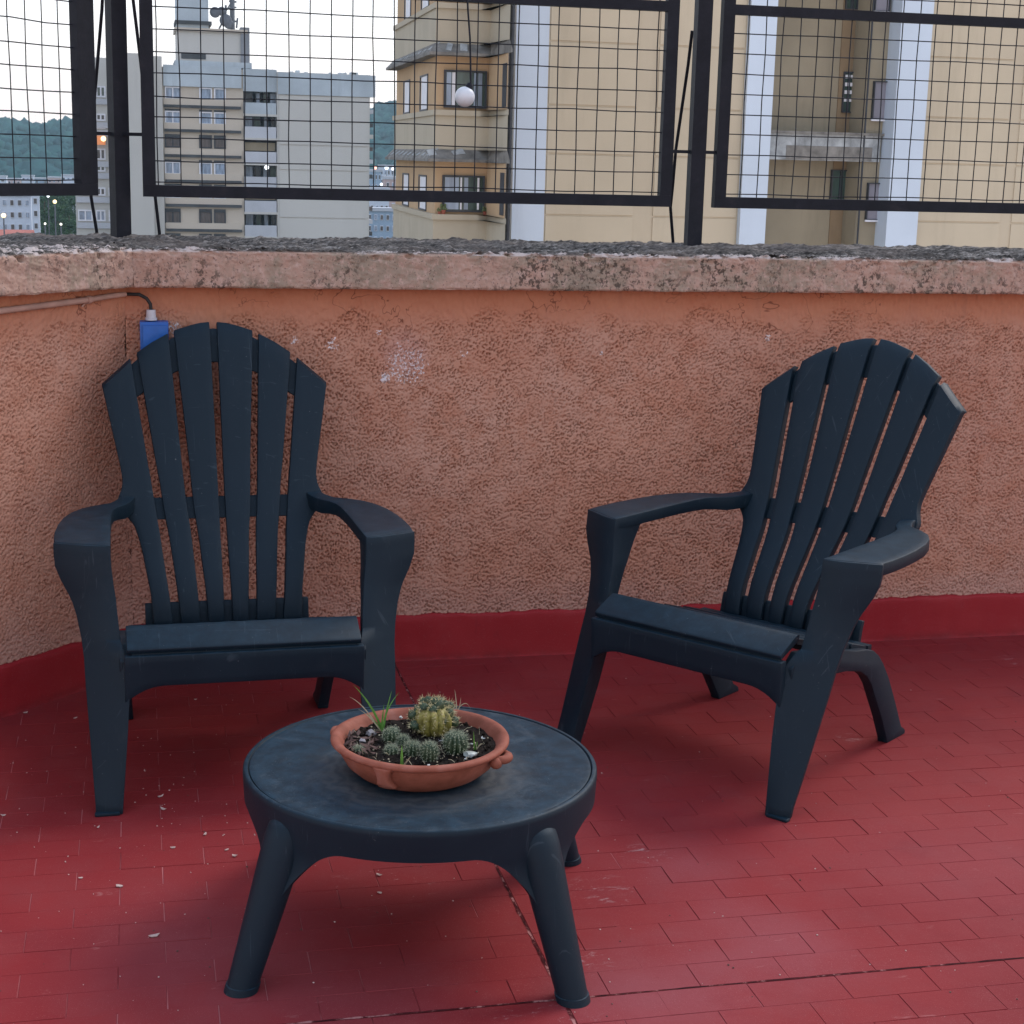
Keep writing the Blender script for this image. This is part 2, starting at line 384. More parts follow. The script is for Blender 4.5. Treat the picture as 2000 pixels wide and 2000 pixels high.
def half_mesh(side):
    bm = bmesh.new(); a = (BL-.0015)/2; b = (RH-.0005)/2
    x0, x1 = (-a, -.0022) if side < 0 else (.0022, a)
    box(bm, x0, x1, -b, b, -.008, 0)
    es = [e for e in bm.edges if all(abs(v.co.z) < 1e-6 for v in e.verts)]
    bmesh.ops.bevel(bm, geom=es, offset=.0006, segments=1, affect='EDGES')
    me = bpy.data.meshes.new('brick'); bm.to_mesh(me); bm.free(); finish(me, M_FL, 0); return me
HM = {-1: half_mesh(-1), 1: half_mesh(1)}
slots = []
for r in range(-14, 25):
    y = Y0+(r+.5)*RH
    if y > 4.30 or y < 1.3: continue
    x0 = 1.214 if r % 2 == 0 else 1.134
    for k in range(-20, 22):
        xc = x0+(k+.5)*BL
        if xc < -1.3 or xc > 3.6: continue
        if xc+y < (-.033+4.26)-.7071*.0 - .0 - .35 and xc-y < -4.9: continue
        if y - xc > 4.293 + .16: continue           # beyond the left wall
        yy = y+(.0022 if y > Y0 else -.0022)
        jobs = [(BM[(r*7+k*3) % 8], xc, yy)]
        if abs(xc-XJ) < .01: jobs = [(HM[-1], xc, yy), (HM[1], xc, yy)]
        for me, a, b in jobs:
            ox = -.0 if me in HM.values() else (.0022 if xc > XJ and xc-BL/2 < XJ+.01 else (-.0022 if xc < XJ and xc+BL/2 > XJ-.01 else 0))
            px, py, z = to_px((a, b, 0)); vis = -60 < px < 2060 and 0 < py < 2040
            slots.append((0 if vis else 1, z, me, a+ox, b))
slots.sort(key=lambda s: (s[0], s[1]))
rest = bmesh.new()
for i, (v, z, me, a, b) in enumerate(slots):
    rx, ry, rz, dz = random.gauss(0, .0022), random.gauss(0, .0012), random.gauss(0, .0018), random.gauss(0, .00022)
    if i < 299:
        o = link('brick', me, floor, (a, b, dz)); o.rotation_euler = (rx, ry, rz)
    else:
        T = Matrix.Translation((a, b, dz)) @ Matrix.Rotation(rz, 4, 'Z') @ Matrix.Rotation(rx, 4, 'X') @ Matrix.Rotation(ry, 4, 'Y')
        n0 = len(rest.verts); rest.from_mesh(me); rest.verts.ensure_lookup_table()
        for vv in rest.verts[n0:]: vv.co = T @ vv.co
o = bm_obj('far_bricks', rest, M_FL, floor, smooth=0, recalc=False); o['kind'] = 'stuff'

# open expansion joints, filled with dirt and old paint
M_XJ = Mat('dirty_expansion_joint', .95, .1); _p = M_XJ.sepz()
_c = M_XJ.ramp(M_XJ.math('ADD', M_XJ.noise(28, 5, .7), M_XJ.math('MULTIPLY', _p[0], -.10)), [(.32, (.035, .008, .010)), (.46, (.09, .014, .016)), (.56, (.40, .17, .16))]); M_XJ.color(_c)
bm = bmesh.new()
for a, b in ((( -1.2, Y0), (3.6, Y0)), ((XJ, 1.3), (XJ, 4.26))):
    a = Vector(a); b = Vector(b); n = 260; d = (b-a)/n; sd_ = Vector((-d.y, d.x)).normalized(); rr_ = random.Random(int(a.x*10)); L_, Rr = [], []
    for i in range(n+1):
        w1, w2 = .0021+rr_.uniform(-.0009, .0013), .0021+rr_.uniform(-.0009, .0013); p = a+d*i
        L_.append(bm.verts.new((*(p+sd_*w1), .0004+rr_.uniform(0, .0003)))); Rr.append(bm.verts.new((*(p-sd_*w2), .0004+rr_.uniform(0, .0003))))
    for i in range(n): bm.faces.new((L_[i], Rr[i], Rr[i+1], L_[i+1]))
bm_obj('expansion_joint', bm, M_XJ.m, floor, smooth=0)

# ================================================================== PARAPET
ZB, ZT = 1.013, 1.111
CX, CY = -.033, 4.26                       # wall corner
def stucco_face(name, L, parent, fn, seed):
    d = .0024; nx = int(L/d); nz = int(1.03/d)
    n = fnoise(nz, nx, d, d, .0056, .0145, seed, sy=1.2, sx=.78) + .35*fnoise(nz, nx, d, d, .010, .04, seed+1)
    zz = np.linspace(-.005, 1.025, nz)[:, None]*np.ones((1, nx)); xx = np.linspace(0, L, nx)[None, :]*np.ones((nz, 1))
    amp = fnoise(nz, nx, d, d, .12, .8, seed+2); zt = .925+.018*fnoise(nz, nx, d, d, .10, .5, seed+3)
    fade = 1-sst(-.02, .035, zz-zt)
    pit = sst(.62, 1.10, -n)                      # worm shaped pits
    crumb = sst(1.5, 2.6, n)
    und = fnoise(nz, nx, d, d, .15, .9, seed+4)*.0014 + fnoise(nz, nx, d, d, .03, .12, seed+5)*.0003
    pm = .72+.28*np.tanh(fnoise(nz, nx, d, d, .05, .4, seed+9)); h = -pit*.0095*pm*fade + crumb*.0010*fade + und
    tro = fnoise(nz, nx, d, d, .02, .2, seed+7, sx=.5)*.0007*(1-fade)
    h = h+tro + (1-fade)*.001
    # hairline cracks in the smooth render under the coping
    ck = np.abs(fnoise(nz, nx, d, d, .05, .35, seed+8)); h -= (1-fade)*(1-sst(.0, .045, ck))*.0022*(amp > .2)
    return grid_mesh(name, fn(xx, zz, h), M_ST, parent, flip=False)
rear = thing('parapet_wall', 'long rear terracotta stucco parapet behind both chairs with weathered coping and red base band', 'wall', (0, 0, 0))
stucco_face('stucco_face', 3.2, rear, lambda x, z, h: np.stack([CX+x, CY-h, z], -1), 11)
side = thing('parapet_wall', 'short left terracotta stucco parapet running towards the viewer with a conduit along it', 'wall', (0, 0, 0))
q = .70711
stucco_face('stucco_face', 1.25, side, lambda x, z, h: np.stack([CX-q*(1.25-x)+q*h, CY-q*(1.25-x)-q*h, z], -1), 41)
boxes_obj('wall_body', [(CX+.02, 3.70, CY+.014, 4.80, -.3, 1.03)], M_ST, rear)
bm = bmesh.new(); prism(bm, [(CX+.02, CY+.05), (CX-1.2, CY-1.2+.03), (CX-1.2-.3, CY-1.2+.32), (CX-.22, 4.80), (CX+.02, 4.80)], -.3, 1.03, 'z'); bm_obj('wall_body', bm, M_ST, side, smooth=0)
# red base band
def skirting(L, fn, parent, seed):
    d = .006; nx = int(L/d)
    prof = [(.0, .0155), (.004, .0135), (.03, .0125), (.06, .012), (.09, .0125), (.112, .012), (.121, .0105), (.126, .006), (.1275, -.004)]
    pz = np.array([p[0] for p in prof]); ph = np.array([p[1] for p in prof]); nz = 26
    t = np.linspace(0, len(prof)-1, nz); pz = np.interp(t, range(len(prof)), pz); ph = np.interp(t, range(len(prof)), ph)
    x = np.linspace(0, L, nx)
    wv = fnoise(2, nx, 1, d, .06, .5, seed)[0]*.0015; n = fnoise(nz, nx, .005, d, .05, .3, seed+1)*.0005
    zz = pz[:, None]*np.ones((1, nx)) + wv[None, :]*(pz[:, None]/.1275)**3
    return grid_mesh('skirting_band', fn(x[None, :]*np.ones((nz, 1)), zz, ph[:, None]+n), M_SK, parent)
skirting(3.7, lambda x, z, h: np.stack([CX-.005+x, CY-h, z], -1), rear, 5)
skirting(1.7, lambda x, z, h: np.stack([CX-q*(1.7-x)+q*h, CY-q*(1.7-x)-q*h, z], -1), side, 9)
# coping: swept rough profile, mitred at the corner
def coping(name, parent, L, fn, seed):
    prof = [(.0, ZB+.002), (-.050, ZB), (-.0535, ZB+.005), (-.052, ZB+.05), (-.0535, ZT-.010), (-.049, ZT-.002), (-.038, ZT+.001), (.06, ZT+.004), (.30, ZT+.006), (.52, ZT), (.56, ZT-.006), (.56, ZB)]
    seg = [8, 4, 14, 14, 6, 6, 24, 20, 12, 4, 6]
    u, zt = [], []
    for (a, b), (c, e), s in zip(prof, prof[1:], seg):
        for k in range(s): u.append(a+(c-a)*k/s); zt.append(b+(e-b)*k/s)
    u.append(prof[-1][0]); zt.append(prof[-1][1]); u = np.array(u)[:, None]; zt = np.array(zt)[:, None]
    nz = len(u); d = .0035; nx = int(L/d); x = np.linspace(0, L, nx)[None, :]
    n1 = fnoise(nz, nx, .004, d, .008, .03, seed); n2 = fnoise(nz, nx, .004, d, .03, .2, seed+1)
    topf = sst(ZT-.012, ZT, zt)
    edge = np.exp(-((u+.045)/.016)**2)*sst(ZT-.03, ZT-.008, zt)
    chip = np.maximum(0, n2-.5)*edge*.006
    wav = fnoise(2, nx, 1, d, .15, 1.2, seed+4)[0][None, :]*.0016
    Z = zt + topf*(n1*.0016+n2*.0028) - chip + wav*sst(ZB, ZT, zt) + (1-sst(ZB, ZB+.01, zt))*n2*.0003
    U = u + (1-topf)*(n1*.0006+n2*.0008)*(u < .1) + chip*1.2
    ledge = np.exp(-((u+.02)/.012)**2)*topf; Z = Z - ledge*.0045*(1+.5*n2)
    return grid_mesh(name, fn(x+0*Z, U, Z), M_CP, parent, flip=True)
coping('coping', rear, 3.85, lambda x, u, z: np.stack([CX - .4142*u + x*(3.85+.4142*u)/3.85, CY+u, z], -1), 60)
t_ = .4142
coping('coping', side, 1.75, lambda x, u, z: np.stack([CX-t_*u - q*(1.75-x)*(1.+0*u), CY+u-q*(1.75-x), z], -1), 80)

# ================================================================== FENCE
YF = 4.55
def wire_mesh(name, p, q_, r, parent, wob=.0012, n=6, seg=7):
    bm = bmesh.new(); p = Vector(p); q_ = Vector(q_)
    pts = [p.lerp(q_, i/seg)+Vector((random.gauss(0, wob), random.gauss(0, wob), random.gauss(0, wob)))*(0 < i < seg) for i in range(seg+1)]
    tube(bm, pts, r, n); return bm_obj(name, bm, M_MT, parent, smooth=60, recalc=False)
def panel(label, O, dr, L, zmid, ztop, vx, hz, group, stile=(.034, .034), extra=()):
    """O start point on plan, dr plan direction, L width; vx wire positions, hz wire heights"""
    t = thing('mesh_fence', label, 'fence', (O[0], O[1], 0), math.atan2(dr[1], dr[0]), group)
    zb = 1.227
    boxes_obj('bottom_rail', [(.0, L, -.012, .016, zb, zb+.031)], M_MT, t, bevel=.0025)
    for zm in zmid: boxes_obj('middle_rail', [(stile[0], L-stile[1], -.012, .014, zm, zm+.027)], M_MT, t, bevel=.0025)
    boxes_obj('top_rail', [(0, L, -.012, .016, ztop, ztop+.031)], M_MT, t, bevel=.0025)
    for x0, x1 in ((0, stile[0]), (L-stile[1], L)):
        boxes_obj('stile', [(x0, x1, -.0125, .0155, zb+.0312, ztop-.0002)], M_MT, t, bevel=.0025)
    for x in vx:
        tilt = random.gauss(0, .0015)
        wire_mesh('wire', (x+tilt, .004, zb+.02), (x-tilt, .004, ztop), .0016, t)
    for z in hz:
        if z < ztop: wire_mesh('wire', (stile[0]*.5, .0075, z+random.gauss(0, .001)), (L-stile[1]*.5, .0075, z+random.gauss(0, .001)), .0016, t, seg=10)
    return t
hz = [1.266+.0560*k for k in range(18)]
x0 = .018
panel('middle black mesh fence panel in front of the grey apartment block and the bay tower', (x0, YF), (1, 0), 1.488-x0-.012+.012, [1.762], 2.22,
      [.061-x0+.0572*k for k in range(25)], hz, 'black wire mesh fence panels above the parapet')
panel('right black mesh fence panel in front of the tan tower with the blue white pilasters', (1.618, YF), (1, 0), 1.47, [1.762], 2.22,
      [1.700-1.618+.0522*k for k in range(26)], hz, 'black wire mesh fence panels above the parapet')
# left panel: plane at 45 degrees through (-.07,4.60); local x runs from its far end at the left to the post
a0, aL = .0508, 1.25
pL = panel('left black mesh fence panel over the side parapet in front of the wooded hill', (-.07-q*aL, 4.60-q*aL), (q, q), aL-a0, [], 2.22,
      [aL-s for s in [.1593+.0535*k for k in range(20)]], hz, 'black wire mesh fence panels above the parapet', stile=(.04, .058))
# posts
def post(label, x, y, rz, pins, strut, hook=None):
    t = thing('fence_post', label, 'fence post', (x, y, 0), rz, 'square black steel posts of the fence')
    boxes_obj('upright', [(-.021, .021, -.021, .021, ZT+.002, 2.4)], M_MT, t, bevel=.003)
    boxes_obj('base_plate', [(-.042, .042, -.035, .045, ZT-.004, ZT+.0045)], M_MT, t, bevel=.0015)
    inv = Matrix.Rotation(-rz, 4, 'Z') @ Matrix.Translation((-x, -y, 0))
    for a, b in pins:
        bm = bmesh.new(); bar(bm, inv @ Vector(a), inv @ Vector(b), .004, .0045); bm_obj('hinge_pin', bm, M_MT, t, smooth=0)
    for pts in strut:
        bm = bmesh.new(); tube(bm, [inv @ Vector(p) for p in pts], .0048, 8); bm_obj('strut', bm, M_MT, t, smooth=60, recalc=False)
    return t
post('right square black fence post between two mesh panels, in front of the tan tower', 1.562, YF, R(-3),
     [((1.484, YF, 1.382), (1.545, YF, 1.382)), ((1.58, YF, 1.382), (1.628, YF, 1.382))],
     [[at(1352, 60, 4.60), at(1344, 127, 4.62), at(1320, 292, 4.68), at(1314, 362, 4.70), at(1309.5, 405, 4.72), at(1315, 478, 4.755)]])
post('left square black corner fence post in front of the grey apartment block', -.042, 4.60, R(24),
     [((-.118, 4.586, 1.388), (-.06, 4.597, 1.388)), ((-.03, 4.585, 1.388), (.024, YF, 1.388))],
     [[at(203, -60, 4.64), at(199, 20, 4.65), at(183, 210, 4.72), at(177, 330, 4.74), at(178, 385, 4.75), at(190, 459, 4.77)],
      [at(252, -70, 4.66), at(260, 0, 4.68), at(274, 114, 4.69), at(303, 383, 4.73), at(312, 460, 4.75)]])

# hanging globe lamp
gp = at(907.8, 189, 4.46)
gl = thing('globe_lamp', 'small unlit frosted white globe lamp hanging on a black cable in front of the mesh', 'lamp', gp)
bm = bmesh.new(); bmesh.ops.create_uvsphere(bm, u_segments=32, v_segments=20, radius=.0268)
mg = Mat('frosted_globe', .35, .5); mg.color(mg.ramp(mg.noise(30, 3), [(.3, (.60, .62, .66)), (.7, (.70, .72, .75))])); bm_obj('globe', bm, mg.m, gl, smooth=180)
bm = bmesh.new(); tube(bm, [(.010, 0, .022), (.013, 0, .030), (.0145, 0, .036)], [.0115, .010, .006], 12); bm_obj('socket', bm, M_MT, gl)
bm = bmesh.new(); base = gp
cp = [at(919.5, 172, 4.46), at(919, 120, 4.462), at(918, 75, 4.465), at(914, 20, 4.47), at(912, -20, 4.48), at(911, -120, 4.50), Vector((gp.x, 4.53, 2.10)), Vector((gp.x, 4.54, 2.235))]
tube(bm, [p-base for p in cp], .0026, 8); bm_obj('cable', bm, M_MT, gl, smooth=60, recalc=False)

# ================================================================== CONDUIT, CABLE, BLUE BOX
M_PIPE = simple('painted_conduit', (.46, .27, .21), .7, .15, 20)
M_BLUE = simple('blue_plastic', (.008, .11, .42), .4, .12, 30, spec=.5)
M_GRY = simple('grey_gland', (.55, .53, .56), .5, .1, 60)
M_BLK = simple('black_rubber', (.02, .018, .018), .6)
def onwall(s, z, h=0): return Vector((CX-q*s+q*h, CY-q*s-q*h, z))
cd_ = thing('conduit', 'pinkish electrical conduit clipped along the left parapet just under its coping', 'pipe', onwall(.2, .983, .01))
b0 = cd_.location.copy()
bm = bmesh.new(); tube(bm, [onwall(s, z, .012)-b0 for s, z in ((1.6, .925), (.8, .957), (.397, .9765), (.137, .9862))], .0078, 12); bm_obj('pipe', bm, M_PIPE, cd_, smooth=60, recalc=False)
bm = bmesh.new(); tube(bm, [onwall(s, z, h)-b0 for s, z, h in ((.130, .9866, .012), (.06, .9915, .012), (.012, .9935, .014))], [.0068, .0068, .0058], 12); bm_obj('pipe', bm, M_PIPE, cd_, smooth=60, recalc=False)
bm = bmesh.new(); tube(bm, [onwall(s, z, .012)-b0 for s, z in ((.140, .986), (.128, .9867))], .0098, 12)
bar(bm, onwall(.134, .9865, .012)-b0, onwall(.150, .970, .004)-b0, .003, .002); bm_obj('pipe_clip', bm, M_PIPE, cd_, smooth=60, recalc=False)
jb = thing('junction_box', 'bright blue plastic socket box with grey gland on the rear wall behind the left chair', 'junction box', (.036, 4.245, .90))
j0 = Vector(jb.location)
boxes_obj('housing', [(-.034, .036, -.034, .015, -.050, .027)], M_BLUE, jb, bevel=.012, seg=4)
boxes_obj('lid', [(-.027, .034, -.042, -.0345, -.048, .019)], M_BLUE, jb, bevel=.003)
bm = bmesh.new(); tube(bm, [(-.006, -.012, .030), (-.006, -.012, .036), (-.006, -.012, .0365), (-.006, -.012, .056)], [.0150, .0150, .0125, .0115], 16); bm_obj('gland', bm, M_GRY, jb, smooth=40)
bm = bmesh.new(); tube(bm, [Vector((-.006, -.012, .055)), Vector((-.007, -.012, .070)), Vector((-.016, -.010, .084)), Vector((-.034, -.012, .094)), onwall(.008, .9935, .014)-j0], .0045, 10); bm_obj('cable', bm, M_BLK, jb, smooth=60, recalc=False)

# ================================================================== CHAIRS
YZ = [(.250, .500), (.275, .505), (.300, .511), (.335, .527), (.37, .553), (.41, .585), (.47, .632), (.533, .671), (.62, .716), (.72, .766), (.82, .816), (.94, .876)]
def yb(z): return float(np.interp(z, [a for a, b in YZ], [b for a, b in YZ]))
# smooth the profile
_zs = np.linspace(.25, .94, 200); _ys = np.array([yb(z) for z in _zs]); _k = np.exp(-np.linspace(-2, 2, 21)**2); _k /= _k.sum()
_ys2 = np.convolve(np.pad(_ys, 10, mode='reflect', reflect_type='odd'), _k, 'valid')
def yb(z): return float(np.interp(z, _zs, _ys2))
EDG = [  # z -> inner/outer edges of slats 3,2,1 counted from the middle
 (.262, .010, .047, .066, .110, .129, .174), (.33, .009, .050, .069, .116, .136, .178), (.42, .008, .058, .075, .126, .147, .194),
 (.45, .008, .060, .077, .130, .150, .202), (.470, .0078, .063, .079, .133, .153, .209), (.485, .0077, .065, .081, .136, .155, .219), (.498, .0075, .067, .083, .138, .157, .234), (.508, .0075, .0675, .084, .139, .158, .245), (.530, .0075, .069, .086, .142, .161, .247),
 (.543, .0075, .070, .087, .143, .163, .240), (.558, .0076, .071, .088, .145, .165, .2345), (.575, .0076, .072, .089, .147, .167, .2335), (.60, .0077, .073, .091, .152, .171, .237), (.80, .0085, .0885, .104, .180, .198, .277), (.94, .0092, .099, .114, .200, .217, .303)]
def arc_top(x):   # height of slat tops by |x|
    return float(np.interp(abs(x), [0, .04, .0965, .15, .189, .2065, .275, .30], [.937, .9335, .9165, .8895, .864, .850, .792, .770]))
def make_chair(label):
    t = thing('adirondack_chair', label, 'chair', group='slate blue plastic adirondack chairs')
    for s in (-1, 1):
        for k in range(3):
            bm = bmesh.new(); rows = []; NZ = 22 if k < 2 else 56
            def edge(z): e_ = lerp_tab(EDG, z); return e_[2*k], e_[2*k+1]
            zlo = .262
            cols = []
            for j in range(5):
                f = j/4; zt = .9
                for _ in range(6):
                    a, b = edge(zt); x = a+(b-a)*f; zt = arc_top(x)
                cols.append((f, zt))
            for i in range(NZ+1):
                row = []
                for f, zt in cols:
                    z = zlo+(zt-zlo)*i/NZ; a, b = edge(z); x = a+(b-a)*f
                    crown = .0022*(1-(2*f-1)**2)
                    lip = .010*max(0, (i-NZ+1))  # rolled back top edge
                    row.append((s*x, yb(z)-crown+lip, z-lip*.4))
                rows.append(row)
            if s > 0: rows = [r[::-1] for r in rows]
            # the outermost slat is one casting with the arm shoulder: give it more depth
            slab(bm, rows, .013, off=(0, -.021 if k < 2 else -.024, .006))
            bm_obj('back_slat', bm, M_CH, t, bevel=.0022, seg=2, smooth=40, ang=50)
    # recessed bands between the slats
    def band(zl, zh, wx, yo, arc=False, th=.008):
        bm = bmesh.new(); rows = []; nx = 24
        for i in range(5):
            row = []
            for j in range(nx+1):
                x = -wx+2*wx*j/nx
                if arc:
                    top = arc_top(x)-.021; lo = arc_top(x)-.100 - .006*abs(x)/.2; z = lo+(top-lo)*i/4
                else: z = zl+(zh-zl)*i/4
                row.append((x, yb(max(z, .25))+yo, z))
            rows.append(row)
        slab(bm, rows, th, off=(0, -th, .002)); return bm_obj('back_band', bm, M_CH, t, bevel=.0015, seg=1, smooth=40)
    band(0, 0, .232, .0175, arc=True); band(.480, .528, .19, .0165); band(.245, .306, .192, .0150, th=.014)
    # arms
    OUT = [(.240, .676, .5365), (.243, .660, .5360), (.248, .640, .5358), (.256, .620, .5355), (.266, .600, .5355), (.300, .580, .535), (.330, .552, .535), (.352, .512, .535), (.370, .455, .535), (.381, .385, .535), (.3865, .315, .535), (.3875, .26, .535), (.385, .2145, .535)]
    INN = [(.205, .672, .534), (.208, .656, .534), (.213, .634, .5335), (.220, .610, .533), (.230, .588, .533), (.247, .560, .534), (.2575, .528, .535), (.263, .49, .535), (.266, .43, .535), (.268, .36, .535), (.269, .29, .535), (.270, .23, .535), (.2715, .165, .535)]
    TH = [.030, .032, .034, .034, .035, .032, .030, .029, .028, .028, .028, .028, .028]
    LEG = [(.000, .270, .317, .000), (.02, .2695, .3175, .004), (.08, .266, .321, .028), (.16, .260, .3255, .056), (.245, .2575, .3305, .086), (.30, .2565, .3325, .106),
           (.341, .256, .337, .120), (.383, .260, .345, .1335), (.41, .262, .353, .141), (.425, .263, .3595, .1455), (.455, .267, .375, .152), (.485, .270, .3865, .157), (.510, .271, .3885, .1605), (.5335, .2712, .3885, .1632)]
    for s in (-1, 1):
        bm = bmesh.new(); rows_t, rows_b = [], []
        for (o, i_, th) in zip(OUT, INN, TH):
            row = []
            for j in range(6):
                f = j/5; p = Vector(i_).lerp(Vector(o), f); row.append((s*p.x, p.y, p.z))
            rows_t.append(row); rows_b.append(th)
        F = [[bm.verts.new(p) for p in r] for r in rows_t]; B = [[bm.verts.new((p[0], p[1], p[2]-rows_b[i])) for p in r] for i, r in enumerate(rows_t)]
        ni, nj = len(F), 6
        for i in range(ni-1):
            for j in range(nj-1):
                bm.faces.new((F[i][j], F[i+1][j], F[i+1][j+1], F[i][j+1])); bm.faces.new((B[i][j], B[i][j+1], B[i+1][j+1], B[i+1][j]))
            bm.faces.new((F[i][0], B[i][0], B[i+1][0], F[i+1][0])); bm.faces.new((F[i][-1], F[i+1][-1], B[i+1][-1], B[i][-1]))
        for j in range(nj-1):
            bm.faces.new((F[0][j], F[0][j+1], B[0][j+1], B[0][j])); bm.faces.new((F[-1][j], B[-1][j], B[-1][j+1], F[-1][j+1]))
        bm_obj('armrest', bm, M_CH, t, bevel=.0028, seg=2, smooth=40, ang=50)
        # front leg: folded section, wide at the top
        bm = bmesh.new(); rings = []
        zz = [l[0] for l in LEG]; zs = sorted(set(zz+list(np.linspace(0, .5335, 28))))
        for z in zs:
            xi, xo, y = lerp_tab(LEG, z); h = min(1, z/.5065)
            dy = .049*h+.010*(1-h); fl = .070*max(0, (h-.62)/.38)**2+.045
            sx_ = float(np.interp(z, [0, .16, .25, .30, .345], [.262, .247, .240, .242, xi])); sy_ = float(np.interp(z, [0, .16, .25, .32, .345], [.0, .036, .060, .085, y]))
            pts = [(sx_, sy_) if z < .34 else (xi-.0002, y+.002), (xi+.38*(xo-xi), y+.30*dy-.001), (xo, y+dy), (xo-.006, y+dy+.022), (xi+.012, y+fl-.004), (xi+.003-.01*(z < .25), y+fl)]
            rings.append([bm.verts.new((s*a, b, z)) for a, b in pts])
        n = 6
        for a, b in zip(rings, rings[1:]):
            for k in range(n): bm.faces.new((a[k], a[(k+1) % n], b[(k+1) % n], b[k]))
        bm.faces.new(rings[0][::-1]); bm.faces.new(rings[-1])
        leg = bm_obj('front_leg', bm, M_CH, t, bevel=.0025, seg=2, smooth=38, ang=38)
        bm = bmesh.new(); box(bm, *(sorted((s*.268, s*.3185))), -.0045, .012, 0, .0065); bm_obj('foot', bm, M_CH, leg, bevel=.002)
        # rear leg with side rail
        poly = [(.085, .305), (.12, .332), (.20, .322), (.30, .300), (.38, .280), (.43, .272), (.465, .262), (.492, .245), (.518, .220), (.555, .176), (.61, .100), (.660, .026), (.684, .012), (.686, .0), (.590, .0), (.586, .012), (.545, .075), (.50, .135), (.468, .178), (.44, .205), (.405, .225), (.335, .242), (.264, .250), (.12, .250), (.085, .262)]
        bm = bmesh.new(); prism(bm, poly, s*.2335, s*.2600, 'x')
        for v in bm.verts:
            if v.co.z < .2: v.co.x -= s*.010*(1-v.co.z/.2)
        rl = bm_obj('rear_leg', bm, M_CH, t, bevel=.003, seg=2, smooth=38)
    # apron with arched underside
    bm = bmesh.new(); rows = []; nx = 36
    for i in range(5):
        row = []
        for j in range(nx+1):
            x = -.2505+.501*j/nx; ax = abs(x)
            lo = .256 if ax < .165 else .256-.032*((ax-.165)/.082)**2.2
            z = lo+(.3235-lo)*i/4; row.append((x, .052+.10*(.3235-z)*.5, z))
        rows.append(row)
    slab(bm, rows, .02, off=(0, -.024, 0)); bm_obj('apron', bm, M_CH, t, bevel=.003, seg=2, smooth=40)
    # seat slats
    pr = [(.058, .336), (.064, .3405), (.116, .3655), (.128, .3690), (.136, .3665), (.133, .354), (.062, .326)]
    bm = bmesh.new(); prism(bm, pr, -.2450, .2450, 'x'); bm_obj('seat_slat', bm, M_CH, t, bevel=.0018, seg=2, smooth=40)
    bm = bmesh.new(); box(bm, -.236, .236, .064, .080, .300, .331); bm_obj('seat_rib', bm, M_CH, t, bevel=.001)
    for k in range(4):
        y0 = .150+k*.085; y1 = y0+.075
        f = lambda y: .352-.262*(y-.15)+(.00004)
        pr = [(y0, f(y0)-.003), (y0+.004, f(y0)), (y1-.004, f(y1)), (y1, f(y1)-.003), (y1, f(y1)-.014), (y0, f(y0)-.014)]
        bm = bmesh.new(); prism(bm, pr, -.231, .231, 'x'); bm_obj('seat_slat', bm, M_CH, t, bevel=.0012, seg=1, smooth=40)
    boxes_obj('rear_rail', [(-.232, .232, .488, .506, .215, .262)], M_CH, t, bevel=.003)
    return t
c1 = make_chair('dark blue plastic adirondack chair facing the viewer in the left corner below the blue box')
c1.location = (.2071, 3.2893, 0); c1.rotation_euler.z = .030
c2 = copy_tree(c1); c2['label'] = 'dark blue plastic adirondack chair on the right turned sideways, standing alone by the long wall'
c2.location = (1.1114, 3.2685, 0); c2.rotation_euler.z = -.9085

# ================================================================== TABLE
TX, TY, TR, TH_, TF, TA = .470, 2.706, .310, .303, .397, -2.592
tb = thing('side_table', 'low round slate blue plastic table on four splayed legs carrying the cactus bowl', 'table', (TX, TY, 0), TA)
bm = bmesh.new(); prof = [(0, TH_-.0005), (.10, TH_), (.20, TH_), (.290, TH_), (.2975, TH_), (.3005, TH_-.0012), (.3010, TH_-.004), (.2990, TH_-.012), (0, TH_-.012)]
def revolve(bm, prof, n=96, c=(0, 0)):
    rings = []
    for r, z in prof:
        rings.append([bm.verts.new((c[0], c[1], z))] if r < 1e-6 else [bm.verts.new((c[0]+r*math.cos(2*math.pi*k/n), c[1]+r*math.sin(2*math.pi*k/n), z)) for k in range(n)])
    for a, b in zip(rings, rings[1:]):
        for k in range(n):
            k2 = (k+1) % n
            if len(a) == 1 and len(b) == 1: continue
            if len(a) == 1: bm.faces.new((a[0], b[k], b[k2]))
            elif len(b) == 1: bm.faces.new((a[k], b[0], a[k2]))
            else: bm.faces.new((a[k], b[k], b[k2], a[k2]))
revolve(bm, prof, 128); bm_obj('tabletop', bm, M_TB, tb, smooth=40)
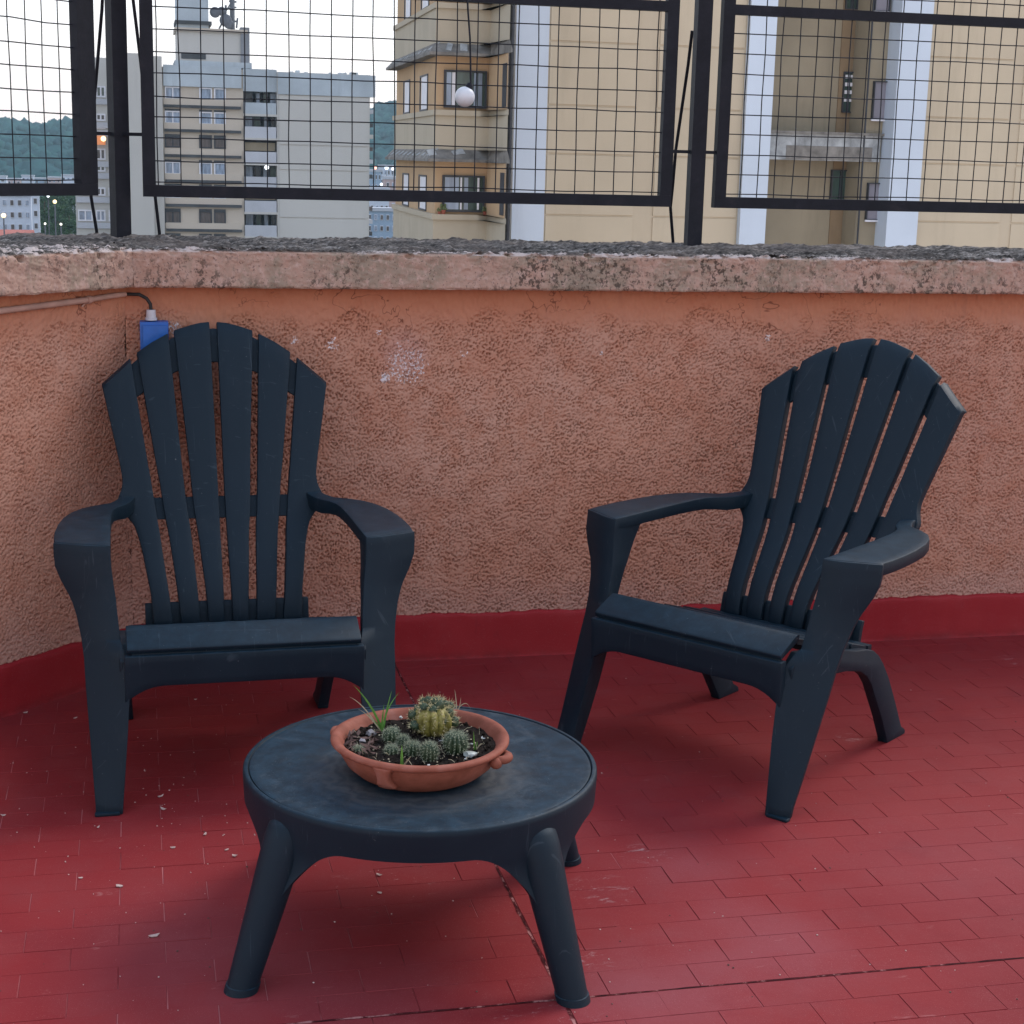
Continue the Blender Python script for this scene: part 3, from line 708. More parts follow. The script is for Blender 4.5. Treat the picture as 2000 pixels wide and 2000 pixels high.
# skirt: thick shell with an arched lower edge that flares into the legs
def leg_axis(z):     # radius of leg axis by height
    return TF-.010 + (.282-(TF-.010))*min(1, z/.275)
def leg_r(z): return .0255+.0115*min(1, z/.24)
bm = bmesh.new(); NP = 192; rows = []
zl_prof = []
for i in range(NP):
    ph = 2*math.pi*i/NP; d = (ph+math.pi/4) % (math.pi/2)-math.pi/4     # angle to nearest leg
    ad = abs(d); lo = .249
    a1, a2 = R(4.5), R(26)
    if ad < a2:
        f = max(0, (a2-ad)/(a2-a1)); f = min(1, f); lo = .249-.185*(1-math.sqrt(max(0, 1-f*f)))
    row = []
    zs = [TH_-.0035, TH_+.0005, TH_+.0005, TH_-.003] + [TH_-.010-(TH_-.010-lo)*k/9 for k in range(10)]
    rs0 = [.3015, .3035, .3085, .3115]
    for k, z in enumerate(zs):
        r = rs0[k] if k < 4 else .3118-.10*max(0, (TH_-.012-z))**1.0*.55
        P = Vector((r*math.cos(ph), r*math.sin(ph), z))
        if z < .25 and ad < a2:
            w_ = sst(.25, .17, np.array(z)) if False else float(np.clip((.25-z)/.09, 0, 1)); w_ = w_*w_*(3-2*w_)
            lp = ph-d; ax = leg_axis(z); tang = Vector((-math.sin(lp), math.cos(lp), 0)); rad = Vector((math.cos(lp), math.sin(lp), 0))
            P2 = rad*(ax+.016-.25*abs(d*r))+tang*(d*r*.80)+Vector((0, 0, z))
            P = P.lerp(P2, w_*max(0, 1-(ad/a2)**2))
        row.append(P)
    rows.append(row)
F = [[bm.verts.new(p) for p in r] for r in rows]
B = []
for r in rows:
    B.append([bm.verts.new((p.x*(1-.008/p.xy.length), p.y*(1-.008/p.xy.length), p.z-(.004 if k < 4 else 0))) for k, p in enumerate(r)])
m_ = len(rows[0])
for i in range(NP):
    i2 = (i+1) % NP
    for k in range(m_-1):
        bm.faces.new((F[i][k], F[i][k+1], F[i2][k+1], F[i2][k])); bm.faces.new((B[i][k], B[i2][k], B[i2][k+1], B[i][k+1]))
    bm.faces.new((F[i][-1], B[i][-1], B[i2][-1], F[i2][-1])); bm.faces.new((F[i][0], F[i2][0], B[i2][0], B[i][0]))
bm_obj('skirt', bm, M_TB, tb, smooth=50)
for k in range(4):
    a = k*math.pi/2; bm = bmesh.new(); pts, rr = [], []
    for z, f in ((.2830, .05), (.2815, .45), (.277, .75), (.268, .95), (.25, 1), (.22, 1), (.18, 1), (.13, 1), (.08, 1), (.03, 1), (.012, 1.0), (.0115, 1.08), (0, 1.10)):
        r = leg_axis(z); pts.append((r*math.cos(a), r*math.sin(a), z)); rr.append(leg_r(z)*f)
    n0 = len(bm.verts)
    # horizontal rings so the foot sits flat
    rings = []
    for (x, y, z), r in zip(pts, rr):
        rings.append([bm.verts.new((x+r*1.02*math.cos(2*math.pi*j/28), y+r*1.02*math.sin(2*math.pi*j/28), z)) for j in range(28)])
    for A, B_ in zip(rings, rings[1:]):
        for j in range(28): bm.faces.new((A[j], B_[j], B_[(j+1) % 28], A[(j+1) % 28]))
    bm.faces.new(rings[0]); bm.faces.new(rings[-1][::-1])
    lg = bm_obj('leg', bm, M_TB, tb, smooth=50)

# ================================================================== BOWL WITH CACTI
BX, BY, BZ = BOWL[0], BOWL[1], TH_
M_TC = Mat('terracotta', .65, .2); _n = M_TC.noise(22, 5, .6); _c = M_TC.ramp(_n, [(.3, (.20, .058, .034)), (.55, (.285, .088, .056)), (.75, (.34, .135, .10))])
_c = M_TC.mix(M_TC.math('MULTIPLY', M_TC.step(M_TC.noise(60, 4, .7), .55, .75), .35), _c, (.30, .09, .05)); M_TC.color(_c); M_TC.bump(M_TC.noise(220, 4), .0007, .6); M_TC = M_TC.m
bowl = thing('terracotta_bowl', 'shallow terracotta bowl with two small lugs, planted with cacti, on the low table', 'bowl', (BX, BY, BZ), R(8))
bm = bmesh.new()
prof = [(0, .0), (.088, .0), (.096, .002), (.112, .010), (.128, .024), (.1375, .040), (.1400, .050), (.1400, .053), (.1450, .0545), (.1510, .0570), (.1545, .0605), (.1545, .0640), (.1525, .0668), (.1485, .0682), (.1445, .0680), (.1400, .0655), (.1350, .060), (.1295, .050), (.115, .025), (.09, .010), (0, .008)]
revolve(bm, prof, 96)
for v in bm.verts:
    a = math.atan2(v.co.y, v.co.x); v.co.z += .0010*math.sin(2*a+.6)*(v.co.z > .03); f = 1+.006*math.sin(3*a+1); v.co.x *= f; v.co.y *= f
bm_obj('bowl_body', bm, M_TC, bowl, smooth=60)
def lug(ang, w, drop, loop):
    c, s = math.cos(ang), math.sin(ang); bm = bmesh.new()
    if loop:
        pts = []
        for k in range(13):
            u = -1+2*k/12; th = ang+u*.115
            r = .146+.0165*math.sqrt(max(0, 1-u*u)); z = .0555-.0035*math.cos(u*math.pi/2)-.004*abs(u)
            pts.append((r*math.cos(th), r*math.sin(th), z))
        tube(bm, pts, [.0085-.0015*abs(-1+2*k/12) for k in range(13)], 12)
        bmesh.ops.create_icosphere(bm, subdivisions=2, radius=.011, matrix=Matrix.Translation((.150*math.cos(ang-.13), .150*math.sin(ang-.13), .047)))
    else:
        rows = []
        for i in range(9):
            f = i/8; z = .060-drop*f; r0 = float(np.interp(z, [0, .018, .028, .045, .06], [.110, .136, .149, .1545, .1565]))
            row = []
            for j in range(9):
                u = -1+2*j/8; th = ang+u*w*(1-.38*math.sin(math.pi*min(1, f*1.05)))/.145; rr = r0-.0035*u*u-.0005; row.append((rr*math.cos(th), rr*math.sin(th), z))
            rows.append(row)
        slab(bm, rows, .014, off=(c*.016, s*.016, 0))
    bm_obj('lug', bm, M_TC, bowl, bevel=.0 if loop else .0025, smooth=60)
def ang_to(px, py, z):
    P = at(px, py, 1.); k = (z-CAMH)/(P.z-CAMH); P = Vector((0, 0, CAMH))+(P-Vector((0, 0, CAMH)))*k
    return math.atan2(P.y-BY, P.x-BX)-R(8)
lug(ang_to(757, 1512, .345), .0175, .042, False); lug(ang_to(980, 1478, .355), .02, 0, True)
lug(ang_to(757, 1512, .345)+math.pi, .0175, .042, False); lug(ang_to(980, 1478, .355)+math.pi, .02, 0, True)
# soil
M_SO = Mat('dark_soil', .95, .1); _c = M_SO.ramp(M_SO.noise(160, 5, .75), [(.35, (.008, .006, .005)), (.55, (.022, .016, .013)), (.70, (.055, .042, .036)), (.78, (.20, .17, .15))]); M_SO.color(_c); M_SO.bump(M_SO.noise(120, 5, .8), .004, 1); M_SO = M_SO.m
bm = bmesh.new(); rnd = random.Random(3)
NR, NA = 26, 80; rings = []
for i in range(NR+1):
    r = .1325*i/NR; ring = []
    for k in range(NA if i else 1):
        a = 2*math.pi*k/NA; x, y = r*math.cos(a), r*math.sin(a)
        z = .052+.004*(1-(r/.13)**2)+mnoise.noise(Vector((x*60, y*60, 3)))*.0035+mnoise.noise(Vector((x*190, y*190, 9)))*.0028
        ring.append(bm.verts.new((x, y, z)))
    rings.append(ring)
for i in range(NR):
    for k in range(NA):
        k2 = (k+1) % NA
        if i == 0: bm.faces.new((rings[0][0], rings[1][k], rings[1][k2]))
        else: bm.faces.new((rings[i][k], rings[i+1][k], rings[i+1][k2], rings[i][k2]))
def lump(bm, p, r, sq=1, sub=1):
    geo = bmesh.ops.create_icosphere(bm, subdivisions=sub, radius=r, matrix=Matrix.Translation(p) @ Matrix.Rotation(rnd.uniform(0, 6), 4, 'Z') @ Matrix.Diagonal((1, rnd.uniform(.6, 1), sq, 1)))
    for v in geo['verts']: v.co += Vector((rnd.uniform(-1, 1), rnd.uniform(-1, 1), rnd.uniform(-1, 1)))*r*.22
for k in range(420):
    r = .128*math.sqrt(rnd.random()); a = rnd.uniform(0, 6.283); lump(bm, (r*math.cos(a), r*math.sin(a), .054+rnd.uniform(-.001, .003)), rnd.uniform(.0012, .0042), .7)
soil = bm_obj('soil', bm, M_SO, None, smooth=40, recalc=False); soil.location = (BX, BY, BZ); setp(soil, 'dark crumbly potting soil filling the terracotta bowl', 'soil', kind='stuff')
def onz(px, py, z):
    P = at(px, py, 1.); k = (z-CAMH)/(P.z-CAMH); return Vector((0, 0, CAMH))+(P-Vector((0, 0, CAMH)))*k
ZS = BZ+.054
# cacti
def cactus_mat(name, c1, c2, c3):
    m = Mat(name, .5, .4); n = m.noise(90, 4, .6, vec=m.tc.outputs['Object']); m.color(m.ramp(n, [(.3, c1), (.5, c2), (.7, c3)])); m.bump(m.noise(300, 3), .0005, .6); return m.m
M_C1 = cactus_mat('yellow_green_cactus', (.08, .065, .015), (.20, .17, .035), (.38, .32, .09))
M_C2 = cactus_mat('dark_green_cactus', (.012, .026, .012), (.030, .055, .024), (.07, .085, .045))
M_SP = simple('pale_spines', (.44, .37, .20), .6, .3, 200)
M_SPW = simple('whitish_spines', (.30, .32, .22), .6, .3, 200)
def cactus(p, r, h, ribs, body, spine, label, ns, sl, fl=.75, group=None, wob=0, sprad=.00045):
    t = thing('cactus', label, 'cactus', p, 0, group)
    bm = bmesh.new(); n = ribs*6; rings = []; NV = 16
    def surf(v, a):
        th = v*math.pi*.93+.07*math.pi*0; rr = r*math.sin(min(th, math.pi))**fl if th > 0 else 0; rr *= 1-.18*(v > .55)*(v-.55)*2
        ph = abs(math.sin(a*ribs/2)); k = 1-.20*(1-ph)**1.0*math.sin(th)**.5 if th > 0 else 1
        z = h/2+h/2*math.cos(th)
        b = 1+wob*mnoise.noise(Vector((math.cos(a)*2, math.sin(a)*2, v*3)))
        return Vector((rr*k*b*math.cos(a), rr*k*b*math.sin(a), z-.004))
    for i in range(1, NV+1):
        rings.append([bm.verts.new(surf(i/NV, 2*math.pi*k/n)) for k in range(n)])
    top = bm.verts.new((0, 0, h-.0045))
    for k in range(n): bm.faces.new((top, rings[0][k], rings[0][(k+1) % n]))
    for a, b in zip(rings, rings[1:]):
        for k in range(n): bm.faces.new((a[k], b[k], b[(k+1) % n], a[(k+1) % n]))
    bm_obj('cactus_body', bm, body, t, smooth=70)
    bm = bmesh.new(); rn = random.Random(int(r*1e5)+ribs)
    for k in range(ribs):
        a = 2*math.pi*(k+.5)/ribs
        for v in np.linspace(.08, .74, 9 if r > .02 else 7):
            v = v+rn.uniform(-.03, .03)
            P = surf(v, a+rn.uniform(-.06, .06)); nr = Vector((P.x, P.y, (P.z-h*.45))).normalized()
            for j in range(ns):
                d = (nr+Vector((rn.uniform(-1, 1), rn.uniform(-1, 1), rn.uniform(-.8, 1.0)))*.9).normalized()
                Lg = sl*rn.uniform(.6, 1.2); s_ = d.orthogonal().normalized()*sprad; s2 = d.cross(s_).normalized()*sprad
                vs = [bm.verts.new(P+s_), bm.verts.new(P-s_*.5+s2*.87), bm.verts.new(P-s_*.5-s2*.87)]; tp = bm.verts.new(P+d*Lg)
                for q1, q2 in ((0, 1), (1, 2), (2, 0)): bm.faces.new((vs[q1], vs[q2], tp))
            bmesh.ops.create_icosphere(bm, subdivisions=1, radius=r*.028+.0003, matrix=Matrix.Translation(P))
    o = bm_obj('spines', bm, spine, t, smooth=0, recalc=False); o['kind'] = 'stuff'
    return t
cp = onz(846, 1432, ZS)
big = cactus(cp, .0375, .056, 13, M_C1, M_SP, 'largest cactus in the bowl, yellow green and ribbed with a crown of offsets', 4, .011, .62, wob=.14)
for k, (dx, dy, dz, rr) in enumerate([(-.018, -.006, .050, .009), (-.006, .012, .056, .0085), (.008, -.010, .056, .0095), (.020, .004, .050, .009), (-.026, .006, .040, .009), (.026, -.010, .040, .0085), (-.004, -.018, .050, .008), (.014, .016, .052, .009), (.003, .001, .058, .008), (-.014, .018, .052, .008), (-.034, -.012, .020, .010), (.034, -.006, .022, .011), (-.036, .004, .034, .009), (.030, .014, .044, .009), (.012, -.026, .030, .007)]):
    bm = bmesh.new(); rnk = random.Random(k)
    geo = bmesh.ops.create_icosphere(bm, subdivisions=2, radius=rr, matrix=Matrix.Translation((dx, dy, dz)))
    for v in geo['verts']: d = v.co-Vector((dx, dy, dz)); v.co = Vector((dx, dy, dz))+d*(1+.14*math.sin(math.atan2(d.y, d.x)*8))
    for j in range(34):
        d = Vector((rnk.gauss(0, 1), rnk.gauss(0, 1), rnk.gauss(.5, 1))).normalized(); P = Vector((dx, dy, dz))+d*rr; s_ = d.orthogonal().normalized()*.0007
        bm.faces.new((bm.verts.new(P+s_), bm.verts.new(P-s_), bm.verts.new(P+d*rnk.uniform(.004, .009))))
    me_o = bm_obj('offset', bm, [M_C2, M_SP], big, smooth=70, recalc=False)
    for f in me_o.data.polygons:
        if len(f.vertices) == 3 and f.index >= len(me_o.data.polygons)-34: f.material_index = 1
for px, py, r, h, lab, ribs in [(765, 1449, .0155, .028, 'round dark green cactus beside the grass tuft at the left of the bowl', 13),
        (787, 1455, .0105, .020, 'tiny round cactus between the grass tuft and the large cactus', 11),
        (806, 1474, .0150, .026, 'dull green round cactus left of the small white spined one', 13),
        (765, 1472, .0120, .018, 'flat little cactus in front of the round one by the grass tuft', 11),
        (838, 1484, .0155, .034, 'small white spined round cactus at the front centre of the bowl', 14),
        (890, 1470, .0215, .040, 'second largest cactus, green with curved pale spines, right of the large one', 15),
        (700, 1470, .009, .014, 'tiny cactus among dry leaves at the left rim of the bowl', 10)]:
    cactus(onz(px, py, ZS), r, h, ribs, M_C2, M_SPW, lab, 4, .0072, .7, group='small round cacti in the bowl', wob=.10, sprad=.00030)
# grass
M_GR = simple('fresh_grass', (.10, .24, .035), .55, .3, 120); M_DRY = simple('dry_grass', (.42, .36, .24), .7, .2, 120)
def blade(par, p0, p1, bend, w_, mat):
    p0 = Vector(p0); p1 = Vector(p1); bm = bmesh.new(); n = 9; side = (p1-p0).cross(Vector((0, 1, .2))).normalized(); prev = None; prv = None
    for i in range(n+1):
        f = i/n; c = p0.lerp(p1, f)+Vector(bend)*4*f*(1-f); ww = w_*(1-f**2.2)+.00012
        vs = [bm.verts.new(c-side*ww), bm.verts.new(c+Vector((0, ww*.5, 0))), bm.verts.new(c+side*ww), bm.verts.new(c-Vector((0, ww*.35, 0)))]
        if prv:
            for k in range(4): bm.faces.new((prv[k], prv[(k+1) % 4], vs[(k+1) % 4], vs[k]))
        else: bm.faces.new(vs[::-1])
        prv = vs
    bm.faces.new(prv); return bm_obj('blade', bm, mat, par, smooth=60)
def tuft(base_px, tips, label, mats, name='grass_tuft', z=ZS):
    b = onz(*base_px, z); t = thing(name, label, 'grass', b)
    for (px, py, dY, bend, w_), mt in zip(tips, mats):
        P = at(px, py, b.y+dY)-b; blade(t, (random.uniform(-.003, .003), random.uniform(-.003, .003), -.004), P, bend, w_, mt)
    return t
tuft((747, 1428), [(690, 1338, 0, (.003, 0, .006), .0020), (765, 1350, .01, (-.001, 0, .002), .0019), (780, 1352, .02, (-.006, 0, .004), .0014), (682, 1361, -.01, (-.002, 0, .012), .0011), (718, 1395, 0, (0, 0, .004), .0014), (730, 1385, .01, (0, 0, .003), .0014), (750, 1375, -.01, (0, 0, .002), .0015), (700, 1385, -.02, (0, 0, .006), .0011), (758, 1478, -.05, (.004, 0, .012), .0011), (722, 1442, -.05, (-.004, 0, .010), .0010)],
     'bright green grass tuft with long arching blades at the left of the bowl', [M_GR]*3+[M_DRY]+[M_GR]*3+[M_DRY]+[M_DRY]*2)
tuft((786, 1497), [(785, 1455, 0, (0, 0, .002), .0026), (783, 1470, .0, (-.001, 0, 0), .0016), (802, 1478, -.005, (.002, 0, .003), .0014)], 'single broad green grass shoot at the front edge of the bowl', [M_GR, M_GR, M_DRY], 'grass_shoot')
tuft((929, 1466), [(925, 1428, 0, (0, 0, 0), .0013), (932, 1448, 0, (.001, 0, .003), .0010), (948, 1462, -.005, (.002, 0, .012), .0012)], 'thin green sprout at the right side of the bowl', [M_GR, M_GR, M_DRY], 'grass_sprout')
tuft((890, 1392), [(888, 1347, 0, (.001, 0, 0), .0010), (919, 1386, .01, (.003, 0, .016), .0012), (900, 1362, 0, (.002, 0, 0), .0008)], 'dry pale grass stalks curling over the back rim of the bowl', [M_DRY]*3, 'dry_grass', z=ZS+.004)
# pebbles, bits
def pebble(px, py, r, mat, label, name='pebble', cat='pebble', sq=.6, group='stones lying in the bowl'):
    bm = bmesh.new(); lump(bm, (0, 0, 0), r, sq, 2); o = bm_obj(name, bm, mat, None, smooth=50, recalc=False); o.location = onz(px, py, ZS+r*.25)+Vector((0, 0, 0)); return setp(o, label, cat, group)
M_PB = simple('grey_pebble', (.26, .24, .25), .7, .25, 150); M_PW = simple('white_pebble', (.62, .60, .56), .7, .15, 150); M_PG = simple('quartz_pebble', (.36, .38, .35), .4, .3, 120)
pebble(724, 1432, .0105, M_PB, 'rounded grey violet pebble left of the grass tuft'); pebble(918, 1473, .0125, M_PG, 'grey translucent stone at the right front of the bowl', sq=.45)
pebble(708, 1448, .007, M_PB, 'reddish grey pebble among the dry leaves at the left of the bowl'); pebble(782, 1401, .0042, M_PW, 'white pebble at the back of the bowl left of the large cactus')
pebble(838, 1495, .0036, M_PW, 'round white pebble at the very front of the bowl'); pebble(944, 1441, .0045, M_PW, 'flat white pebble at the right of the bowl', sq=.4)
pebble(921, 1453, .0028, M_PW, 'small white pebble beside the thin sprout'); pebble(862, 1446, .0055, M_PB, 'pinkish pebble at the foot of the large cactus'); pebble(910, 1482, .003, M_PW, 'white crumb in front of the grey stone')
M_LF = simple('dead_leaf', (.10, .055, .045), .85, .35, 150); lfm = bmesh.new(); rnd = random.Random(8)
for k in range(46):
    P = onz(rnd.uniform(672, 735), rnd.uniform(1432, 1475), ZS)-Vector((BX, BY, BZ)); a = rnd.uniform(0, 3.14); L_ = rnd.uniform(.006, .015); W_ = L_*.32
    if P.xy.length > .126: P.xy = P.xy*(.126/P.xy.length)
    P.z += rnd.uniform(.001, .007)
    M4 = Matrix.Translation(P) @ Matrix.Rotation(a, 4, 'Z') @ Matrix.Rotation(rnd.uniform(-.7, .7), 4, 'Y') @ Matrix.Rotation(rnd.uniform(-.7, .7), 4, 'X')
    vs = [lfm.verts.new(M4 @ Vector(v)) for v in ((-L_, 0, 0), (0, -W_, .001), (L_, 0, .002), (0, W_, .001))]; lfm.faces.new(vs)
    vs2 = [lfm.verts.new(v.co-Vector((0, 0, .0006))) for v in vs]; lfm.faces.new(vs2[::-1])
lf = bm_obj('dead_leaves', lfm, M_LF, None, smooth=0, recalc=False); lf.location = (BX, BY, BZ); setp(lf, 'brown dry leaf litter heaped at the left of the bowl', 'leaves', kind='stuff')

tw = bmesh.new(); rnd = random.Random(31)
for k in range(60):
    a = rnd.uniform(0, 6.28); r = .122*math.sqrt(rnd.random()); p = Vector((r*math.cos(a), r*math.sin(a), .056+rnd.uniform(0, .004))); d = Vector((rnd.uniform(-1, 1), rnd.uniform(-1, 1), rnd.uniform(0, .7))).normalized()*rnd.uniform(.004, .016)
    tube(tw, [p, p+d*.5+Vector((0, 0, .002)), p+d], [.0006, .0005, .0003], 4)
for k in range(70):
    a = rnd.uniform(0, 6.28); r = .120*math.sqrt(rnd.random()); lump(tw, (r*math.cos(a), r*math.sin(a), .0575+rnd.uniform(0, .002)), rnd.uniform(.0008, .0022), .7)
tw = bm_obj('straw_litter', tw, M_DRY, None, smooth=0, recalc=False); tw.location = (BX, BY, BZ); setp(tw, 'pale straw bits and crumbs strewn over the soil in the bowl', 'litter', kind='stuff')

# ================================================================== PAINT CHIPS ON THE FLOOR
M_CHIP = simple('pale_paint_chip', (.52, .38, .34), .8, .2, 200)
rnd = random.Random(21)
def chip(px, py, L_, label, grp=None):
    P = onz(px, py, 0); bm = bmesh.new(); a = rnd.uniform(0, 3.14); W_ = L_*rnd.uniform(.35, .6); n = 6; top = []
    for k in range(n): t = 2*math.pi*k/n; f = rnd.uniform(.7, 1.1); top.append((L_*f*math.cos(t), W_*f*math.sin(t)))
    curl = rnd.uniform(.1, .45)*L_
    def zc(x): return .0012+curl*(x/L_)**2
    T_ = [bm.verts.new((x, y, zc(x)+.0008)) for x, y in top]; c = bm.verts.new((0, 0, .002)); B_ = [bm.verts.new((x*.95, y*.95, zc(x)-.0008)) for x, y in top]; cb = bm.verts.new((0, 0, .0006))
    for k in range(n): k2 = (k+1) % n; bm.faces.new((c, T_[k], T_[k2])); bm.faces.new((cb, B_[k2], B_[k])); bm.faces.new((T_[k], B_[k], B_[k2], T_[k2]))
    o = bm_obj('paint_chip', bm, M_CHIP, None, smooth=0); o.location = (P.x, P.y, .0004); o.rotation_euler.z = a; return setp(o, label, 'paint chip', grp)
G = 'pale paint chips scattered on the red floor'
for px, py, L_, lab in [(50, 1393, .007, 'pale flat chip on the floor near the left wall base'), (148, 1403, .007, 'oblong pale chip left of the left chair leg'), (7, 1594, .006, 'white chip at the left edge of the picture level with the chair foot'),
        (192, 1617, .0055, 'white round chip just in front of the left chair foot'), (313, 1557, .0085, 'chunky pale chip behind the left chair foot towards the table'), (319, 1582, .008, 'thin curved chip beneath the chunky one between chair and table'),
        (401, 1631, .0075, 'curved pale chip left of the table rim'), (338, 1657, .0065, 'crumbled pale chip between chair foot and table'), (443, 1661, .006, 'upright pale chip close to the table skirt on the left'), (458, 1673, .0065, 'thin chip lying closest to the table skirt on the left'),
        (158, 1716, .005, 'small pinkish chip in the left foreground behind the angular one'), (234, 1732, .0095, 'large angular white chip in the left foreground'), (300, 1830, .0105, 'largest curled pinkish chip left of the front table leg'), (740, 1710, .008, 'crumbled pale chip under the table'), (742, 1745, .006, 'pale chip under the middle of the table'), (525, 1842, .005, 'pale chip behind the left front table leg'),
        (382, 1367, .004, 'pale chip under the left chair near its rear leg')]:
    chip(px, py, L_, lab, G)
gr = bmesh.new()
for k in range(260):
    px = rnd.uniform(0, 2000); py = rnd.uniform(1300, 1990)
    if k > 130: px = rnd.gauss(330, 230); py = rnd.gauss(1600, 170)
    if py < 1280: continue
    P = onz(px, py, 0)
    if P.y > 4.2 or P.y-P.x > 4.25: continue
    s_ = rnd.uniform(.0006, .0019); lump(gr, (P.x, P.y, s_*.5), s_, .6, 1) if k % 3 else lump(gr, (P.x, P.y, s_*.4), s_*1.2, .5, 1)
setp(bm_obj('grit', gr, M_CHIP, None, smooth=0, recalc=False), 'tiny pale crumbs of plaster and dust strewn over the floor', 'grit', kind='stuff')
gd = bmesh.new()
for k in range(60):
    P = onz(rnd.gauss(350, 260), rnd.gauss(1720, 150), 0) if k % 2 else onz(rnd.uniform(900, 2000), rnd.uniform(1400, 1990), 0)
    if P.y > 4.2: continue
    lump(gd, (P.x, P.y, .0008), rnd.uniform(.001, .0024), .5, 1)
setp(bm_obj('dark_grit', gd, M_LF, None, smooth=0, recalc=False), 'small dark specks of dirt on the red floor', 'grit', kind='stuff')

exec_bg = True
# ================================================================== BACKGROUND
M_TAN = facade_mat('tan_render', (.50, .425, .315), .09, .28)
M_TAN2 = facade_mat('tan_panel', (.52, .445, .33), .08, .25)
M_PIL = facade_mat('blue_white_render', (.56, .64, .74), .08, .25)
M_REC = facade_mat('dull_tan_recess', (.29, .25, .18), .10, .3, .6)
M_BAY = facade_mat('bay_render', (.44, .39, .30), .08, .2, .6)
M_BAYO = facade_mat('ochre_render', (.47, .33, .20), .08, .15, .8)
M_EAV = facade_mat('weathered_eave', (.20, .19, .175), .4, .5, 2.5)
M_DKF = simple('dark_window_frame', (.03, .035, .045), .5)
M_WHF = simple('white_window_frame', (.68, .69, .74), .5, .08)
def glass_mat(name, col, rough=.15):
    m = Mat(name, rough, .6); n = m.noise(1.2, 3, .6, stretch=(3, 1, .6)); m.color(m.ramp(n, [(.35, tuple(c*.5 for c in col)), (.65, col)])); return m.m
M_GLD = glass_mat('dark_pane', (.05, .06, .075)); M_GLB = glass_mat('curtained_pane', (.33, .42, .55)); M_GLG = glass_mat('green_pane', (.05, .09, .08)); M_BRN = glass_mat('brown_blind', (.12, .095, .085), .6)
M_CON = facade_mat('grey_render', (.50, .49, .46), .07, .12, .06); M_CON2 = facade_mat('beige_grey_panel', (.52, .46, .385), .08, .12, .08)
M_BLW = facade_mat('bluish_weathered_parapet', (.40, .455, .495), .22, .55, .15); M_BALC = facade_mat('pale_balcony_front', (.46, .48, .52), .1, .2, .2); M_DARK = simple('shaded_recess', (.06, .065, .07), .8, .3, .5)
M_MET2 = simple('aerial_metal', (.10, .11, .13), .5)

def window(par, x0, x1, z0, z1, Y, fw=.05, frame=None, pane=None, mull=(), depth=.12, proud=.09, blind=None):
    """window set in a facade looking to -Y: frame ring > pane"""
    frame = frame or M_DKF; pane = pane or M_GLD
    bx = [(x0, x1, Y-proud, Y+depth, z0, z0+fw), (x0, x1, Y-proud, Y+depth, z1-fw, z1), (x0, x0+fw, Y-proud, Y+depth, z0+fw, z1-fw), (x1-fw, x1, Y-proud, Y+depth, z0+fw, z1-fw)]
    for f in mull: xm = x0+(x1-x0)*f; bx.append((xm-fw/2, xm+fw/2, Y-proud*.8, Y+depth, z0+fw, z1-fw))
    w_ = boxes_obj('window', bx, frame, par)
    boxes_obj('pane', [(x0+fw, x1-fw, Y-.014, Y+.02, z0+fw, z1-fw)], pane, w_)
    if blind:
        boxes_obj('blind', [(x0+fw, x1-fw, Y, Y+depth*.3, z1-fw-(z1-z0-2*fw)*blind[0], z1-fw)], blind[1], w_)
    return w_
# ---- tan tower (right), main plane Y=48
YB = 48.
tower = thing('apartment_tower', 'tall tan apartment tower with blue white pilasters filling the right background', 'building', (X_(1400, YB), YB, -36))
def W(par, name, x0, x1, y0, y1, z0, z1, mat, bevel=0):
    o = boxes_obj(name, [(x0, x1, y0, y1, z0, z1)], mat, None, bevel=bevel); o.parent = par; o.matrix_parent_inverse = Matrix.Translation(-Vector(par.location)); return o
def adopt(o, par):
    o.parent = par; o.matrix_parent_inverse = Matrix.Translation(-Vector(par.location)); return o
TOP = 16.
xs = {k: X_(v, YB) for k, v in dict(a=1001, b=1065, b1=1238+6, b2=1284, c=1452, d=1500, e=1742, f=1803, f1=1960, f2=1995).items()}
# pilasters
W(tower, 'pilaster', xs['a'], xs['b'], YB-.25, YB+.6, -36, TOP, M_PIL)
W(tower, 'pilaster', xs['c'], X_(1503, YB), YB-.25, YB+.6, -36, TOP, M_PIL)
W(tower, 'pilaster', xs['e'], xs['f'], YB-.25, YB+.6, -36, TOP, M_PIL)
xe = X_(1725, YB)
W(tower, 'wall', xs['b'], xs['c'], YB, YB+1, -36, TOP, M_TAN)
W(tower, 'wall', xs['f'], xs['f']+14, YB, YB+1, -36, TOP, M_TAN)
zj = [Z_(p, YB, 1150) for p in (-170, -45, 83, 207, 302, 421, 540)]
for (xa, xb) in ((xs['b']+.10, xs['b1']), (xs['b2'], xs['c']-.06), (xs['f']+.10, X_(1972, YB)), (X_(1995, YB), X_(1995, YB)+2.7)):
    for z1, z0 in zip(zj, zj[1:]):
        W(tower, 'wall_panel', xa, xb, YB-.035, YB-.001, z0+.03, z1-.03, M_TAN2, bevel=.012)
